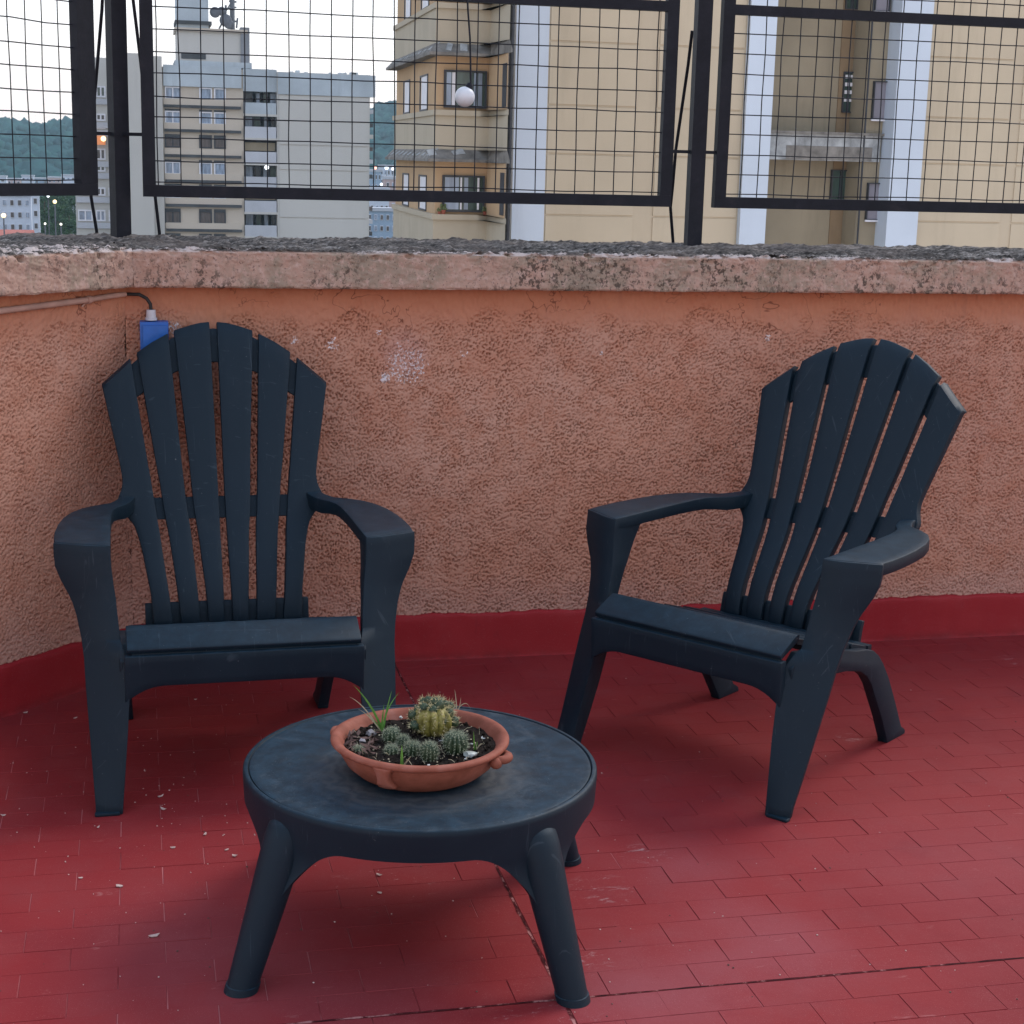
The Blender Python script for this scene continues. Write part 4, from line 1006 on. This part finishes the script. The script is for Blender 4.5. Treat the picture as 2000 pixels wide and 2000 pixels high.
# recess between second and third pilaster
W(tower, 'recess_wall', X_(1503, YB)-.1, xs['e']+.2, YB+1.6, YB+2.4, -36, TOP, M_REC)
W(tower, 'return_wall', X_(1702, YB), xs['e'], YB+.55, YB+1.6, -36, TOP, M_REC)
M_REC2 = facade_mat('brown_stained_strip', (.25, .18, .11), .12, .3, .6); M_LDG = facade_mat('peeling_white_ledge', (.34, .36, .37), .4, .8, 2.2)
W(tower, 'recess_strip', X_(1635, YB+1.6), X_(1672, YB+1.6), YB+1.55, YB+1.6, -36, TOP, M_REC2)
for pz0, pz1 in ((262, 314), (-130, -80)):
    zt, zb = Z_(pz0, YB, 1620), Z_(pz1, YB, 1620)
    W(tower, 'ledge', X_(1504, YB)+.02, X_(1738, YB), YB+.45, YB+1.6, zb, zt, M_LDG, bevel=.02)
    W(tower, 'ledge_cap', X_(1504, YB)+.02, X_(1742, YB), YB+.35, YB+1.6, zt, zt+.07, M_EAV)
    W(tower, 'ledge_patch', X_(1552, YB), X_(1722, YB), YB+.43, YB+.449, zb+.02, zb+(zt-zb)*.55, M_EAV)
YR = YB+1.55
for (pa, pb, pt, pb2, kind) in ((1645, 1668, 140, 220, 'l'), (1652, 1676, -60, 18, 'l'), (1622, 1657, 332, 392, 'd'), (1618, 1652, 520, 580, 'd')):
    x0, x1 = X_(pa, YR, (pt+pb2)/2), X_(pb, YR, (pt+pb2)/2); z1, z0 = Z_(pt, YR, 1650), Z_(pb2, YR, 1650)
    w_ = adopt(window(None, x0, x1, z0, z1, YR, .035, M_DKF, M_GLG, (.5,)), tower)
    if kind == 'l':
        for k in range(4):
            for h in (0, 1):
                xa = x0+.045+(x1-x0-.08)*.5*h; zz_ = z1-.15-(z1-z0-.4)*k/3.6
                boxes_obj('louvre', [(xa, xa+(x1-x0)*.36, YR-.05, YR-.016, zz_-.055, zz_+.055)], M_WHF, w_)
for (pa, pb, pt, pb2) in ((1704, 1733, 158, 233), (1708, 1738, -30, 22), (1692, 1718, 357, 430)):
    Yq = YB+.5; x0, x1 = X_(pa, Yq, (pt+pb2)/2), X_(pb, Yq, (pt+pb2)/2); z1, z0 = Z_(pt, Yq, 1700), Z_(pb2, Yq, 1700)
    w_ = adopt(window(None, x0, x1, z0, z1, Yq, .03, M_DKF, facade_mat('grey_shutter', (.26, .25, .29), .05, .1) if pt == 158 else bpy.data.materials['grey_shutter'], ()), tower) if True else None
    boxes_obj('sill', [(x0-.03, x1-.03, Yq-.10, Yq-.031, z0-.05, z0+.01)], M_WHF, w_)
# vertical service pipes
def vpipe(px, Y, r, mat, name='drain_pipe'):
    bm = bmesh.new(); x = X_(px, Y); tube(bm, [(x, Y, -36), (x, Y, 0), (x, Y, TOP)], r, 8); return adopt(bm_obj(name, bm, mat, None, smooth=60, recalc=False), tower)
vpipe(997, YB-.35, .07, M_DKF); vpipe(992, YB-.2, .035, M_WHF); vpipe(1693, YB+.45, .03, M_DKF); vpipe(1736, YB+.40, .03, M_EAV)

# ---- bay tower
bay = thing('bay_tower', 'narrow tan tower of stacked bay windows with projecting eaves behind the white globe', 'building', (X_(900, 47), 47, -36))
Yc = 47.
def oct_(off, Y=Yc):
    """plan outline of the bay: left back, left front, right front, right back"""
    xl, xr = X_(852, Y, 200), X_(956, Y, 200); xo = X_(779, Y+8.5, 200); xb = X_(991, Y-2.6, 200)
    return [(xo-off*.62, Y+8.5-off*.1), (xl-off*.5, Y-off), (xr-off*.2, Y-off), (xb+off*.05, Y-2.6-off*.6), (xb+off*.05, Y+9), (xo-off*.62, Y+9)]
def ring(name, off, z0, z1, mat, off2=None):
    bm = bmesh.new(); A = oct_(off); B = oct_(off if off2 is None else off2)
    va = [bm.verts.new((x, y, z0)) for x, y in A]; vb = [bm.verts.new((x, y, z1)) for x, y in B]; n = len(A)
    for i in range(n): bm.faces.new((va[i], va[(i+1) % n], vb[(i+1) % n], vb[i]))
    bm.faces.new(va[::-1]); bm.faces.new(vb); return adopt(bm_obj(name, bm, mat, None, smooth=0), bay)
FLH = 2.90
for k in range(-2, 4):
    E = 1.22+FLH*k                              # underside of the eave = head of the window zone
    ring('window_zone', .0, E-1.47, E, M_BAYO)
    ring('sill_band', .22, E-1.62, E-1.47, M_BAY)
    ring('wall', .12, E-FLH+.34, E-1.62, M_BAY)
    ring('eave', .60, E, E+.08, M_EAV); ring('eave_slope', .58, E+.08, E+.34, M_EAV, .16)
    # eave tiles: loose sheet pieces on the slope
    o6 = oct_(.52); 
    for j in range(4):
        f = (j+.5)/4+random.uniform(-.09, .09); x = o6[1][0]+(o6[2][0]-o6[1][0])*f
        if random.random() < .3: continue
        bm = bmesh.new(); bar(bm, (x, Yc-.50+random.uniform(0, .1), E+.13), (x+random.uniform(-.12, .12), Yc-.26+random.uniform(-.05, .05), E+.33), random.uniform(.07, .2), .018, up=(0, -.6, .8)); adopt(bm_obj('eave_sheet', bm, M_LDG, None, smooth=0), bay)
    for j in range(9):
        f = (j+.5)/9; a, b = Vector((*o6[0], 0)), Vector((*o6[1], 0)); p = a.lerp(b, f); nrm = Vector((b.y-a.y, -(b.x-a.x), 0)).normalized()
        bm = bmesh.new(); bar(bm, (p.x, p.y, E+.15), (p.x-nrm.x*.3, p.y-nrm.y*.3, E+.37), .16, .018); adopt(bm_obj('eave_sheet', bm, M_LDG, None, smooth=0), bay)
    # centre window
    x0, x1 = X_(866, Yc, 200), X_(949, Yc, 200)
    w_ = adopt(window(None, x0, x1, E-1.40, E-.37, Yc-.02, .045, M_DKF, M_GLG, (), depth=.10), bay)
    xa = x0+.05; wd = x1-x0-.1
    segs = [(.02, .14, M_GLB), (.16, .24, M_WHF), (.72, .80, M_GLB), (.83, .93, M_GLB)] if k >= 1 else [(.02, .38, M_GLB), (.42, .46, M_WHF), (.52, .62, M_GLB), (.86, .91, M_WHF)]
    for a, b, mt in segs: boxes_obj('curtain', [(xa+wd*a, xa+wd*b, Yc-.055, Yc-.036, E-1.33, E-.43)], mt, w_)
    # left face windows: set along the slanted face
    a, b = Vector((*oct_(0)[0], 0)), Vector((*oct_(0)[1], 0)); dr = (b-a).normalized(); nm = Vector((dr.y, -dr.x, 0))
    L_ = (b-a).length
    def fpar(px):
        lo_, hi_ = 0., 1.
        for _ in range(30):
            m_ = (lo_+hi_)/2; P_ = a+dr*L_*m_
            if to_px((P_.x, P_.y, 3.))[0] < px: lo_ = m_
            else: hi_ = m_
        return lo_
    for f0, f1 in ((fpar(789), fpar(801)), (fpar(821), fpar(836))):
        p = a+dr*L_*f0; ww = L_*(f1-f0)
        bm = bmesh.new(); M4 = Matrix.Translation((p.x, p.y, 0)) @ Matrix.Rotation(math.atan2(dr.y, dr.x), 4, 'Z')
        for bx in ((0, ww, -.03, .05, E-1.45, E-1.40), (0, ww, -.03, .05, E-.46, E-.41), (0, .07, -.03, .05, E-1.40, E-.46), (ww-.05, ww, -.03, .05, E-1.40, E-.46)): box(bm, *bx, M=M4)
        w2 = adopt(bm_obj('window', bm, M_DKF, None, smooth=0), bay)
        bm = bmesh.new(); box(bm, .07+ww*.12, ww-.05, -.012, .04, E-1.40, E-.46, M=M4); o = bm_obj('pane', bm, M_WHF if k else M_WHF, w2, smooth=0)
    # right face: dark niche and narrow window
    a, b = Vector((*oct_(0)[2], 0)), Vector((*oct_(0)[3], 0)); dr = (b-a).normalized(); M4 = Matrix.Translation((a.x, a.y, 0)) @ Matrix.Rotation(math.atan2(dr.y, dr.x), 4, 'Z'); L_ = (b-a).length
    bm = bmesh.new(); box(bm, L_*.10, L_*.32, -.02, .03, E-.95, E-.02, M=M4); adopt(bm_obj('vent', bm, M_REC, None, smooth=0), bay)
    bm = bmesh.new(); box(bm, L_*.74, L_*.95, -.02, .03, E-1.40, E-.25, M=M4); adopt(bm_obj('window', bm, M_DKF, None, smooth=0), bay)
# pots on the lower sill
M_FOL = simple('pot_plant_leaves', (.10, .13, .05), .7, .4, 20)
for px, py, r, lab in ((866, 411, .11, 'small potted plant on the lower window sill of the bay tower'), (858, 414, .07, 'smaller plant left of the other on the bay tower sill'), (947, 412, .09, 'reddish potted plant at the right end of the bay tower sill')):
    P = at(px, py, Yc-.15); bm = bmesh.new(); rnd = random.Random(px)
    t = thing('potted_plant', lab, 'plant', (P.x, P.y, 1.22-1.47)); tube(bm, [(0, 0, 0), (0, 0, r*1.1)], [r*.5, r*.65], 10); bm_obj('pot', bm, M_TC, t)
    bm = bmesh.new()
    for k in range(14): lump(bm, (rnd.uniform(-r, r)*.8, rnd.uniform(-r, r)*.3, r*1.2+rnd.uniform(0, r*1.2)), r*.35, 1, 1)
    bm_obj('leaves', bm, M_FOL, t, smooth=0, recalc=False)

# ---- grey apartment block, Y=190
YG = 190.
blk = thing('apartment_block', 'grey apartment block with stacked balconies and rooftop tank room in the middle distance', 'building', (X_(500, YG), YG, -36))
def g(px, py=300, Y=YG): return X_(px, Y, py)
zr = lambda py, Y=YG: Z_(py, Y, 450)
ZG0 = -36
W(blk, 'wall', g(318), g(476), YG, YG+14, ZG0, zr(135), M_CON2)
W(blk, 'wall', g(541), g(721), YG-.3, YG+14, ZG0, zr(137), M_CON)
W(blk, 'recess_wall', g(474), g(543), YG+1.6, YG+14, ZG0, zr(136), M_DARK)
W(blk, 'wall', g(238), g(299), YG-2.0, YG+12, ZG0, zr(113, YG), M_CON)
W(blk, 'wall', g(299.5), g(319), YG-1.0, YG+12, ZG0, zr(116, YG), M_CON)
W(blk, 'wall', g(143), g(238.5), YG+3, YG+14, ZG0, zr(122, YG+3), M_CON)
# parapet band
W(blk, 'parapet', g(318)+.2, g(476)-.2, YG-.35, YG+.3, zr(172), zr(131), M_BLW)
W(blk, 'parapet', g(476), g(541), YG-.1, YG+.5, zr(177), zr(133), M_BLW)
W(blk, 'parapet', g(541)+.1, g(731), YG-.55, YG+.3, zr(181), zr(138), M_BLW)
# wall panel joints on the blank gable
zs_ = [zr(p) for p in (182, 233, 281, 330, 380, 424, 470, 520)]
for z1, z0 in zip(zs_, zs_[1:]): W(blk, 'wall_panel', g(545), g(718), YG-.42, YG-.301, z0+.12, z1-.05, M_CON)
rows = [175, 222, 271, 320, 367, 415, 463]
for i, py in enumerate(rows):
    z1 = zr(py-2); z0 = zr(py+23 if i != 2 else py+20)
    pane = [M_GLB, M_GLB, M_BRN, M_GLB, M_GLD, M_BRN, M_BRN][i]
    for a, b in ((322, 353), (389, 414), (418, 441)):
        a2, b2 = g(a, py+10), g(b, py+10)
        w_ = adopt(window(None, a2, b2, z0, z1, YG, .14, M_DKF if i in (2, 5, 6) else M_WHF, pane, (.5,) if a == 322 else (), depth=.5, proud=.16), blk)
        boxes_obj('lintel', [(a2, b2, YG-.12, YG-.051, z1, z1+.22)], M_DARK, w_)
    zz_ = zr(py+38)
    W(blk, 'ledge', g(322), g(471), YG-.5, YG-.001, zz_-.02, zz_+.28, M_DARK)
    W(blk, 'spandrel', g(321), g(472), YG-.22, YG-.002, zz_+.29, zz_+.95, M_CON2)
    # balcony
    zt = zr(py+24); zb = zr(py+46)
    W(blk, 'balcony_front', g(477), g(539.5), YG-.25, YG-.05, zb, zt, M_BALC if i else M_BLW)
    W(blk, 'balcony_slab', g(476), g(541), YG-.3, YG+1.6, zb-.25, zb, M_CON)
    rnd = random.Random(i)
    if i in (0, 1, 3, 5):
        for k in range(4):
            a = g(480+k*15); adopt(window(None, a, a+rnd.uniform(1.8, 3.0)*.33+.4, zb+.1, zr(py+3), YG+1.6, .08, M_DKF, [M_GLD, M_GLB, M_GLG, M_GLB][(k+i) % 4], depth=.08), blk)
    else: W(blk, 'awning', g(479), g(538), YG+.5, YG+.62, zr(py+22), zr(py+6), M_REC)
# left wing windows seen beside the post
for i, (pt, pb, pn) in enumerate([(168, 190, M_GLG), (222, 236, M_GLD), (240, 252, M_WHF), (290, 312, M_GLD), (320, 335, M_GLG), (366, 382, M_GLD), (410, 432, M_GLB)]):
    Y3 = YG+3; 
    for a, b in ((187, 206), (152, 181), (212, 232)):
        adopt(window(None, g(a, pt, Y3), g(b, pt, Y3), Z_(pb, Y3, 195), Z_(pt, Y3, 195), Y3, .16, M_WHF, pn, (.5,), depth=.4, proud=.16), blk)
    W(blk, 'spandrel', g(147, 300, Y3), g(236, 300, Y3), Y3-.3, Y3-.06, Z_(pb+14, Y3, 195), Z_(pb+3, Y3, 195), M_BALC)
M_OR = emis('warm_lit_awning', (.8, .30, .12), .12); M_WL = emis('lit_bulb', (1., .74, .40), 1.6)
aw = adopt(boxes_obj('awning', [(g(187, 270, YG+3), g(206, 270, YG+3), YG+1.9, YG+2.6, Z_(283, YG+3, 195), Z_(265, YG+3, 195))], M_OR), blk)
bm = bmesh.new(); bmesh.ops.create_icosphere(bm, subdivisions=2, radius=.30, matrix=Matrix.Translation(at(202, 271, YG+1.4))); bm_obj('bulb', bm, M_WL, None, smooth=180).parent = aw
bpy.data.objects[-1] if False else None
bm = bmesh.new(); bmesh.ops.create_icosphere(bm, subdivisions=2, radius=.26, matrix=Matrix.Translation(at(521, 327, YG-.2))); adopt(bm_obj('balcony_light', bm, emis('cool_lit_bulb', (.9, .95, 1.), 1.6), None, smooth=180), blk)
# right side balconies
for i, py in enumerate((205, 232, 255, 280, 305, 335, 365, 400, 425, 450)):
    W(blk, 'side_balcony', g(721), g(731+2*(i % 2)), YG+1+i % 2, YG+4, zr(py+8), zr(py), [M_BALC, M_DARK, M_CON, M_BRN][i % 4])
# rooftop
W(blk, 'tank_room', g(350), g(491), YG+2, YG+9, zr(131), zr(56), M_CON)
W(blk, 'tank_room_corner', g(474), g(491)+.02, YG+1.8, YG+4, zr(131), zr(50), facade_mat('grey_pilaster', (.22, .23, .25), .1, .2, .3))
W(blk, 'roof_slab', g(346), g(488), YG+1.7, YG+9.2, zr(62), zr(56)+.05, M_CON2)
W(blk, 'water_tower', g(350), g(413), YG+3, YG+8, zr(56)+.06, zr(-30), M_BLW)
W(blk, 'tower_ledge', g(347), g(419), YG+2.6, YG+8.4, zr(47), zr(40), M_DARK)
W(blk, 'louvre_opening', g(358), g(406), YG+1.9, YG+1.995, zr(116), zr(104), M_DARK)
W(blk, 'roof_plinth', g(345), g(495), YG+1.5, YG+9.5, zr(131), zr(120), M_BLW)
rnd = random.Random(4)
for k in range(16): a = rnd.uniform(345, 720); W(blk, 'roof_vent', g(a), g(a+rnd.uniform(3, 9)), YG+1, YG+2, zr(137), zr(137-rnd.uniform(2, 6)), M_BLW)
# aerials: one thing of mast and arms
ant = thing('rooftop_aerial', 'dark cluster of aerial mast and dishes on the tank room roof of the grey block', 'aerial', (g(454), YG+4, zr(56)))
A0 = Vector(ant.location)
bm = bmesh.new(); tube(bm, [at(454, 60, YG+4)-A0, at(453, -40, YG+4)-A0], .28, 6); bm_obj('mast', bm, M_MET2, ant, recalc=False)
for (a, b, c, d, r) in ((440, 52, 441, 10, .12), (432, 40, 465, 42, .1), (420, 28, 426, 28, .3), (420, 20, 462, 14, .08), (428, 56, 442, 30, .1), (447, 2, 462, 4, .1), (462, 55, 464, 35, .1), (436, 30, 450, 8, .08)):
    bm = bmesh.new(); tube(bm, [at(a, b, YG+4)-A0, at(c, d, YG+4)-A0], r, 6); bm_obj('arm', bm, M_MET2, ant, recalc=False)
for a, b, r in ((441, 40, .7), (420, 24, .6), (447, 47, .55), (433, 22, .5)):
    bm = bmesh.new(); bmesh.ops.create_uvsphere(bm, u_segments=12, v_segments=8, radius=r, matrix=Matrix.Translation(at(a, b, YG+3.6)-A0) @ Matrix.Diagonal((1, .3, 1, 1))); bm_obj('dish', bm, M_MET2, ant, smooth=180)

# ---- far town
def far_building(label, px0, px1, pt, pb, Y, mat, nf, nw, name='town_building', roof=None, wmat=None, grp='distant town buildings', wfrac=.5):
    x0, x1 = X_(px0, Y, pt), X_(px1, Y, pt); z1 = at(px0, pt, Y).z; z0 = at(px0, pb, Y).z
    t = thing(name, label, 'building', ((x0+x1)/2, Y, -36), 0, grp); b = Vector(t.location)
    boxes_obj('walls', [(x0-b.x, x1-b.x, 0, (x1-x0)*.8, 0, z1+36)], mat, t)
    boxes_obj('roof_edge', [(x0-b.x-.2, x1-b.x+.2, -.3, (x1-x0)*.8+.2, z1+36.001, z1+36+(z1-z0)*.03+.3)], roof or M_BALC, t)
    fh = (z1-z0)/nf; ww = (x1-x0)/nw
    for i in range(nf):
        for j in range(nw):
            xa = x0+ww*(j+.5-wfrac/2)-b.x; za = z1-fh*(i+.80)+36
            w_ = boxes_obj('window', [(xa, xa+ww*wfrac, -.12, -.01, za, za+fh*.5)], M_WHF, t); boxes_obj('pane', [(xa+ww*wfrac*.1, xa+ww*wfrac*.9, -.20, -.121, za+fh*.05, za+fh*.45)], (wmat or [M_GLD, M_BRN, M_GLB])[(i*3+j*5) % 3], w_)
    return t
M_TW = facade_mat('town_white', (.55, .60, .68), .12, .2, .05); M_TP = facade_mat('town_pink', (.50, .38, .36), .12, .2, .05); M_TB2 = facade_mat('town_blue_grey', (.27, .36, .46), .2, .3, .05)
far_building('white slab building with rows of small windows at the lower left beyond the parapet', -60, 60, 381, 500, 260, M_TW, 5, 8)
far_building('narrow white end wall of the slab building at the lower left', 61, 76, 379, 500, 258, M_TW, 5, 1)
far_building('pale blue building in the gap nearest the parapet', 716, 775, 412, 520, 300, M_TB2, 5, 5)
far_building('white building above the blue one in the gap between the blocks', 722, 760, 372, 480, 360, M_TW, 5, 4)
far_building('pinkish building in the gap beside the bay tower', 752, 795, 350, 470, 420, M_TP, 6, 4)
far_building('small blue grey building at the foot of the far hill in the gap', 718, 745, 335, 430, 520, M_TB2, 5, 4)
far_building('little white building at the hill foot beside the bay tower', 742, 770, 326, 420, 600, M_TW, 5, 4)
rnd = random.Random(12)
for k, (a, b, t_, Yk, m_) in enumerate([(-30, 12, 345, 700, M_TW), (14, 40, 350, 720, M_TP), (42, 66, 344, 760, M_TW), (68, 92, 349, 700, M_TB2), (93, 118, 347, 740, M_TP), (120, 147, 343, 760, M_TW)]):
    far_building(['whitish', 'pinkish', 'pale', 'bluish', 'rosy', 'rightmost pale'][k]+' far building in the strip of town under the left hill', a, b, t_, t_+34, Yk, m_, 3, 3)
# red tiled roof at the lower left
M_RT = facade_mat('red_tiles', (.42, .16, .13), .2, .3, .3)
P = at(30, 448, 150); rh = thing('house', 'low house with a red tiled roof at the bottom left above the coping', 'house', (P.x, 150, -36)); b = Vector(rh.location)
xa, xb = X_(-40, 150, 455)-b.x, X_(62, 150, 455)-b.x; ze, zp = Z_(475, 150, 30)+36, Z_(452, 150, 30)+36
boxes_obj('walls', [(xa+.5, xb-.5, .4, 6, 0, ze)], M_TW, rh)
bm = bmesh.new(); prism(bm, [(-.4, ze), (3.2, zp), (6.8, ze), (6.8, ze-.2), (-.4, ze-.2)], xa, xb, 'x'); bm_obj('roof', bm, M_RT, rh, smooth=0)

# ---- trees at lower left
M_LV = Mat('tree_leaves', .8, .2); M_LV.color(M_LV.ramp(M_LV.noise(.9, 4, .7), [(.3, (.018, .045, .022)), (.5, (.035, .085, .038)), (.7, (.075, .14, .055))])); M_LV = M_LV.m
M_TK = simple('bark', (.09, .07, .05), .9)
def tree(label, px, py, Y, r, seed, grp='trees below the left end of the fence'):
    P = at(px, py, Y); t = thing('tree', label, 'tree', (P.x, Y, -36), 0, grp); rn = random.Random(seed); h = P.z+36
    bm = bmesh.new(); tube(bm, [(0, 0, 0), (.1, 0, h*.5), (0, .1, h*.85), (.1, 0, h+r*.2)], [r*.10, r*.08, r*.05, r*.02], 8)
    for k in range(5):
        a = rn.uniform(0, 6.28); z0 = h*.7+rn.uniform(0, h*.15); tube(bm, [(0, 0, z0), (math.cos(a)*r*.35, math.sin(a)*r*.35, z0+r*.3), (math.cos(a)*r*.7, math.sin(a)*r*.7, z0+r*.7)], [r*.04, r*.03, r*.01], 5)
    bm_obj('trunk', bm, M_TK, t, recalc=False)
    n = 3600; V = np.zeros((n*4, 3)); rg = np.random.default_rng(seed)
    cl = [(rn.uniform(-.95, .95)*r, rn.gauss(0, .4)*r, h+rn.uniform(-.9, .45)*r, r*rn.uniform(.16, .36)) for _ in range(22)]
    for i in range(n):
        cx_, cy_, cz_, cr_ = cl[rg.integers(22)]; d = rg.normal(size=3); d /= np.linalg.norm(d); c = np.array([cx_, cy_, cz_])+d*cr_*rg.uniform(.6, 1.08)
        u = rg.normal(size=3); u /= np.linalg.norm(u); v = np.cross(u, d+.3*rg.normal(size=3)); v /= np.linalg.norm(v)+1e-9; s_ = r*.045*rg.uniform(.6, 1.3)
        V[i*4:i*4+4] = [c-u*s_, c-v*s_*.6, c+u*s_, c+v*s_*.6]
    me = bpy.data.meshes.new('crown'); me.from_pydata(V.tolist(), [], [tuple(range(i*4, i*4+4)) for i in range(n)]); me.materials.append(M_LV); link('crown', me, t)
for k, (px, py, Y, r, lab) in enumerate([(86, 402, 285, 3.6, 'dark green tree just beside the end wall of the white slab building'), (104, 392, 300, 3.8, 'green tree highest under the left fence rail'), (124, 404, 290, 4.0, 'broad tree in the middle of the little wood at the lower left'),
        (145, 396, 305, 3.8, 'tree whose crown touches the grey block at the lower left'), (95, 424, 275, 3.4, 'low tree behind the street lamps at the lower left'), (134, 430, 272, 3.8, 'dark tree low beside the grey block'), (112, 440, 266, 3.2, 'lowest tree of the wood just above the coping')]):
    tree(lab, px, py, Y, r, k+1)
# street lamps, lit
for k, (px, py, Y, r, lab) in enumerate([(107, 394, 165, .19, 'lit warm street lamp among the trees at the lower left'), (94, 383, 205, .17, 'lit white street lamp highest of those among the trees'), (7, 421, 140, .20, 'lit yellow street lamp in front of the slab building'), (88, 437, 150, .10, 'small lit lamp low among the trees'), (119, 438, 150, .11, 'small lit lamp right of the other low one among the trees'),
        (733, 328, 500, .5, 'reddish lit lamp in the far town gap'), (755, 328, 500, .6, 'bluish white lamp in the far town gap'), (767, 330, 500, .45, 'white lamp next to the bay tower in the far town gap'), (745, 360, 400, .35, 'white lamp lower in the far town gap')]):
    P = at(px, py, Y); t = thing('street_lamp', lab, 'street lamp', (P.x, Y, -36), 0, 'lit lamps in the distance'); bm = bmesh.new(); tube(bm, [(0, 0, 0), (0, 0, P.z+36)], [.12, .06], 6); bm_obj('pole', bm, M_MET2, t, recalc=False)
    bm = bmesh.new(); bmesh.ops.create_icosphere(bm, subdivisions=2, radius=r, matrix=Matrix.Translation((0, 0, P.z+36))); bm_obj('lamp_head', bm, M_WL if k in (0, 2) else emis('lamp_glow', [(0, 0, 0), (.9, .95, 1.), (0, 0, 0), (.95, .9, .8), (.95, .9, .8), (1., .45, .35), (.75, .88, 1.), (.95, .95, 1.), (.85, .92, 1.)][k], 1.6), t, smooth=180)

# ---- ground and hills
M_GD = facade_mat('town_ground', (.10, .11, .10), .3, .3, .02)
setp(boxes_obj('ground', [(-1850, 2650, 7, 2400, -37, -36)], M_GD), kind='structure')
ZHB = -36.
def ridge(name, pts, Y, depth, mat, seed):
    """hill: ridge heights from photo points; slopes down towards the viewer"""
    nx, ny = 420, 90; xs_ = np.linspace(at(pts[0][0], pts[0][1], Y).x, at(pts[-1][0], pts[-1][1], Y).x, nx)
    tab = [at(px, py, Y) for px, py in pts]; hz_ = np.interp(xs_, [p.x for p in tab], [p.z for p in tab])
    f = np.linspace(0, 1, ny)[:, None]; n = fnoise(ny, nx, depth/ny, (xs_[-1]-xs_[0])/nx, 25, 160, seed); n2 = fnoise(ny, nx, depth/ny, (xs_[-1]-xs_[0])/nx, 8, 25, seed+1)
    Z = ZHB+(hz_[None, :]-ZHB)*np.sin(f*math.pi*.5)**.9 + (n*3.0+n2*1.6)*np.minimum(1, f*4)*(1-.5*f)
    Yv = Y-depth+depth*f+0*Z; back = np.concatenate([Z, np.full((1, nx), ZHB)], 0); Yb_ = np.concatenate([Yv, np.full((1, nx), Y+depth*.8)], 0)
    P = np.stack([np.broadcast_to(xs_, back.shape), Yb_, back], -1); o = grid_mesh(name, P, mat); setp(o, kind='structure'); return xs_, hz_, Z
M_HL = Mat('wooded_hill', .95, .05); M_HL.color(M_HL.ramp(M_HL.noise(.03, 6, .75), [(.32, (.006, .040, .045)), (.5, (.016, .075, .075)), (.7, (.040, .125, .105))])); M_HL = M_HL.m
hp = [(-750, 230), (-600, 200), (-350, 235), (-150, 240), (0, 248), (20, 250), (60, 257), (95, 259), (130, 252), (200, 245), (330, 240), (480, 260), (640, 250), (710, 228), (738, 217), (760, 212), (778, 205), (860, 195), (1000, 170), (1300, 190), (1800, 200), (2600, 260)]
xs_, hz_, ZH = ridge('hill', hp, 1500., 620., M_HL, 3)
bm = None
rg = np.random.default_rng(5); ico = [(0, 0, 1), (.894, 0, .447), (.276, .851, .447), (-.724, .526, .447), (-.724, -.526, .447), (.276, -.851, .447), (.724, .526, -.447), (-.276, .851, -.447), (-.894, 0, -.447), (-.276, -.851, -.447), (.724, -.526, -.447)]
ico = np.array(ico); tri = [(0, 1, 2), (0, 2, 3), (0, 3, 4), (0, 4, 5), (0, 5, 1), (1, 6, 2), (2, 7, 3), (3, 8, 4), (4, 9, 5), (5, 10, 1), (2, 6, 7), (3, 7, 8), (4, 8, 9), (5, 9, 10), (1, 10, 6)]; tri = np.array(tri)
NT = 15000; u = rg.random(NT); f = rg.random(NT)**.55
xi = (u*(len(xs_)-1)); X = np.interp(xi, range(len(xs_)), xs_); fi = np.clip((f*(ZH.shape[0]-1)).astype(int), 0, ZH.shape[0]-1); Zt_ = ZH[fi, xi.astype(int)]; Yt = 1500-620+620*f
s_ = rg.uniform(2.2, 5.2, NT); V = ico[None]*s_[:, None, None]*np.stack([np.ones(NT), np.ones(NT), rg.uniform(.7, 1.1, NT)], -1)[:, None, :]+rg.normal(size=(NT, 11, 3))*s_[:, None, None]*.14+np.stack([X, Yt, Zt_+s_*.4], -1)[:, None, :]
Tt = (tri[None]+(np.arange(NT)*11)[:, None, None]).reshape(-1, 3)
me = bpy.data.meshes.new('hill_forest'); me.vertices.add(NT*11); me.vertices.foreach_set('co', V.astype(np.float32).ravel()); me.loops.add(Tt.size); me.loops.foreach_set('vertex_index', Tt.ravel().astype(np.int32))
me.polygons.add(len(Tt)); me.polygons.foreach_set('loop_start', np.arange(0, Tt.size, 3, dtype=np.int32)); me.polygons.foreach_set('loop_total', np.full(len(Tt), 3, dtype=np.int32)); me.update(calc_edges=True); me.materials.append(M_HL)
setp(link('hill_forest', me), 'dense woodland covering the far hill, hazy blue green', 'forest', kind='stuff')

# ------------------------------------------------------------------ haze
m = bpy.data.materials.new('haze_air'); m.use_nodes = True; n_ = m.node_tree; n_.nodes.clear()
o_ = n_.nodes.new('ShaderNodeOutputMaterial'); v_ = n_.nodes.new('ShaderNodeVolumePrincipled'); v_.inputs['Density'].default_value = .00020; v_.inputs['Color'].default_value = (.66, .88, 1.0, 1)
v_.inputs['Anisotropy'].default_value = .2
n_.links.new(v_.outputs[0], o_.inputs['Volume'])
HAZE = True
if HAZE:
    hb = boxes_obj('haze', [(-1900, 2700, -60, 2450, -38, 95)], m); setp(hb, 'thin bluish air over the distant town and hill', 'haze', kind='stuff')
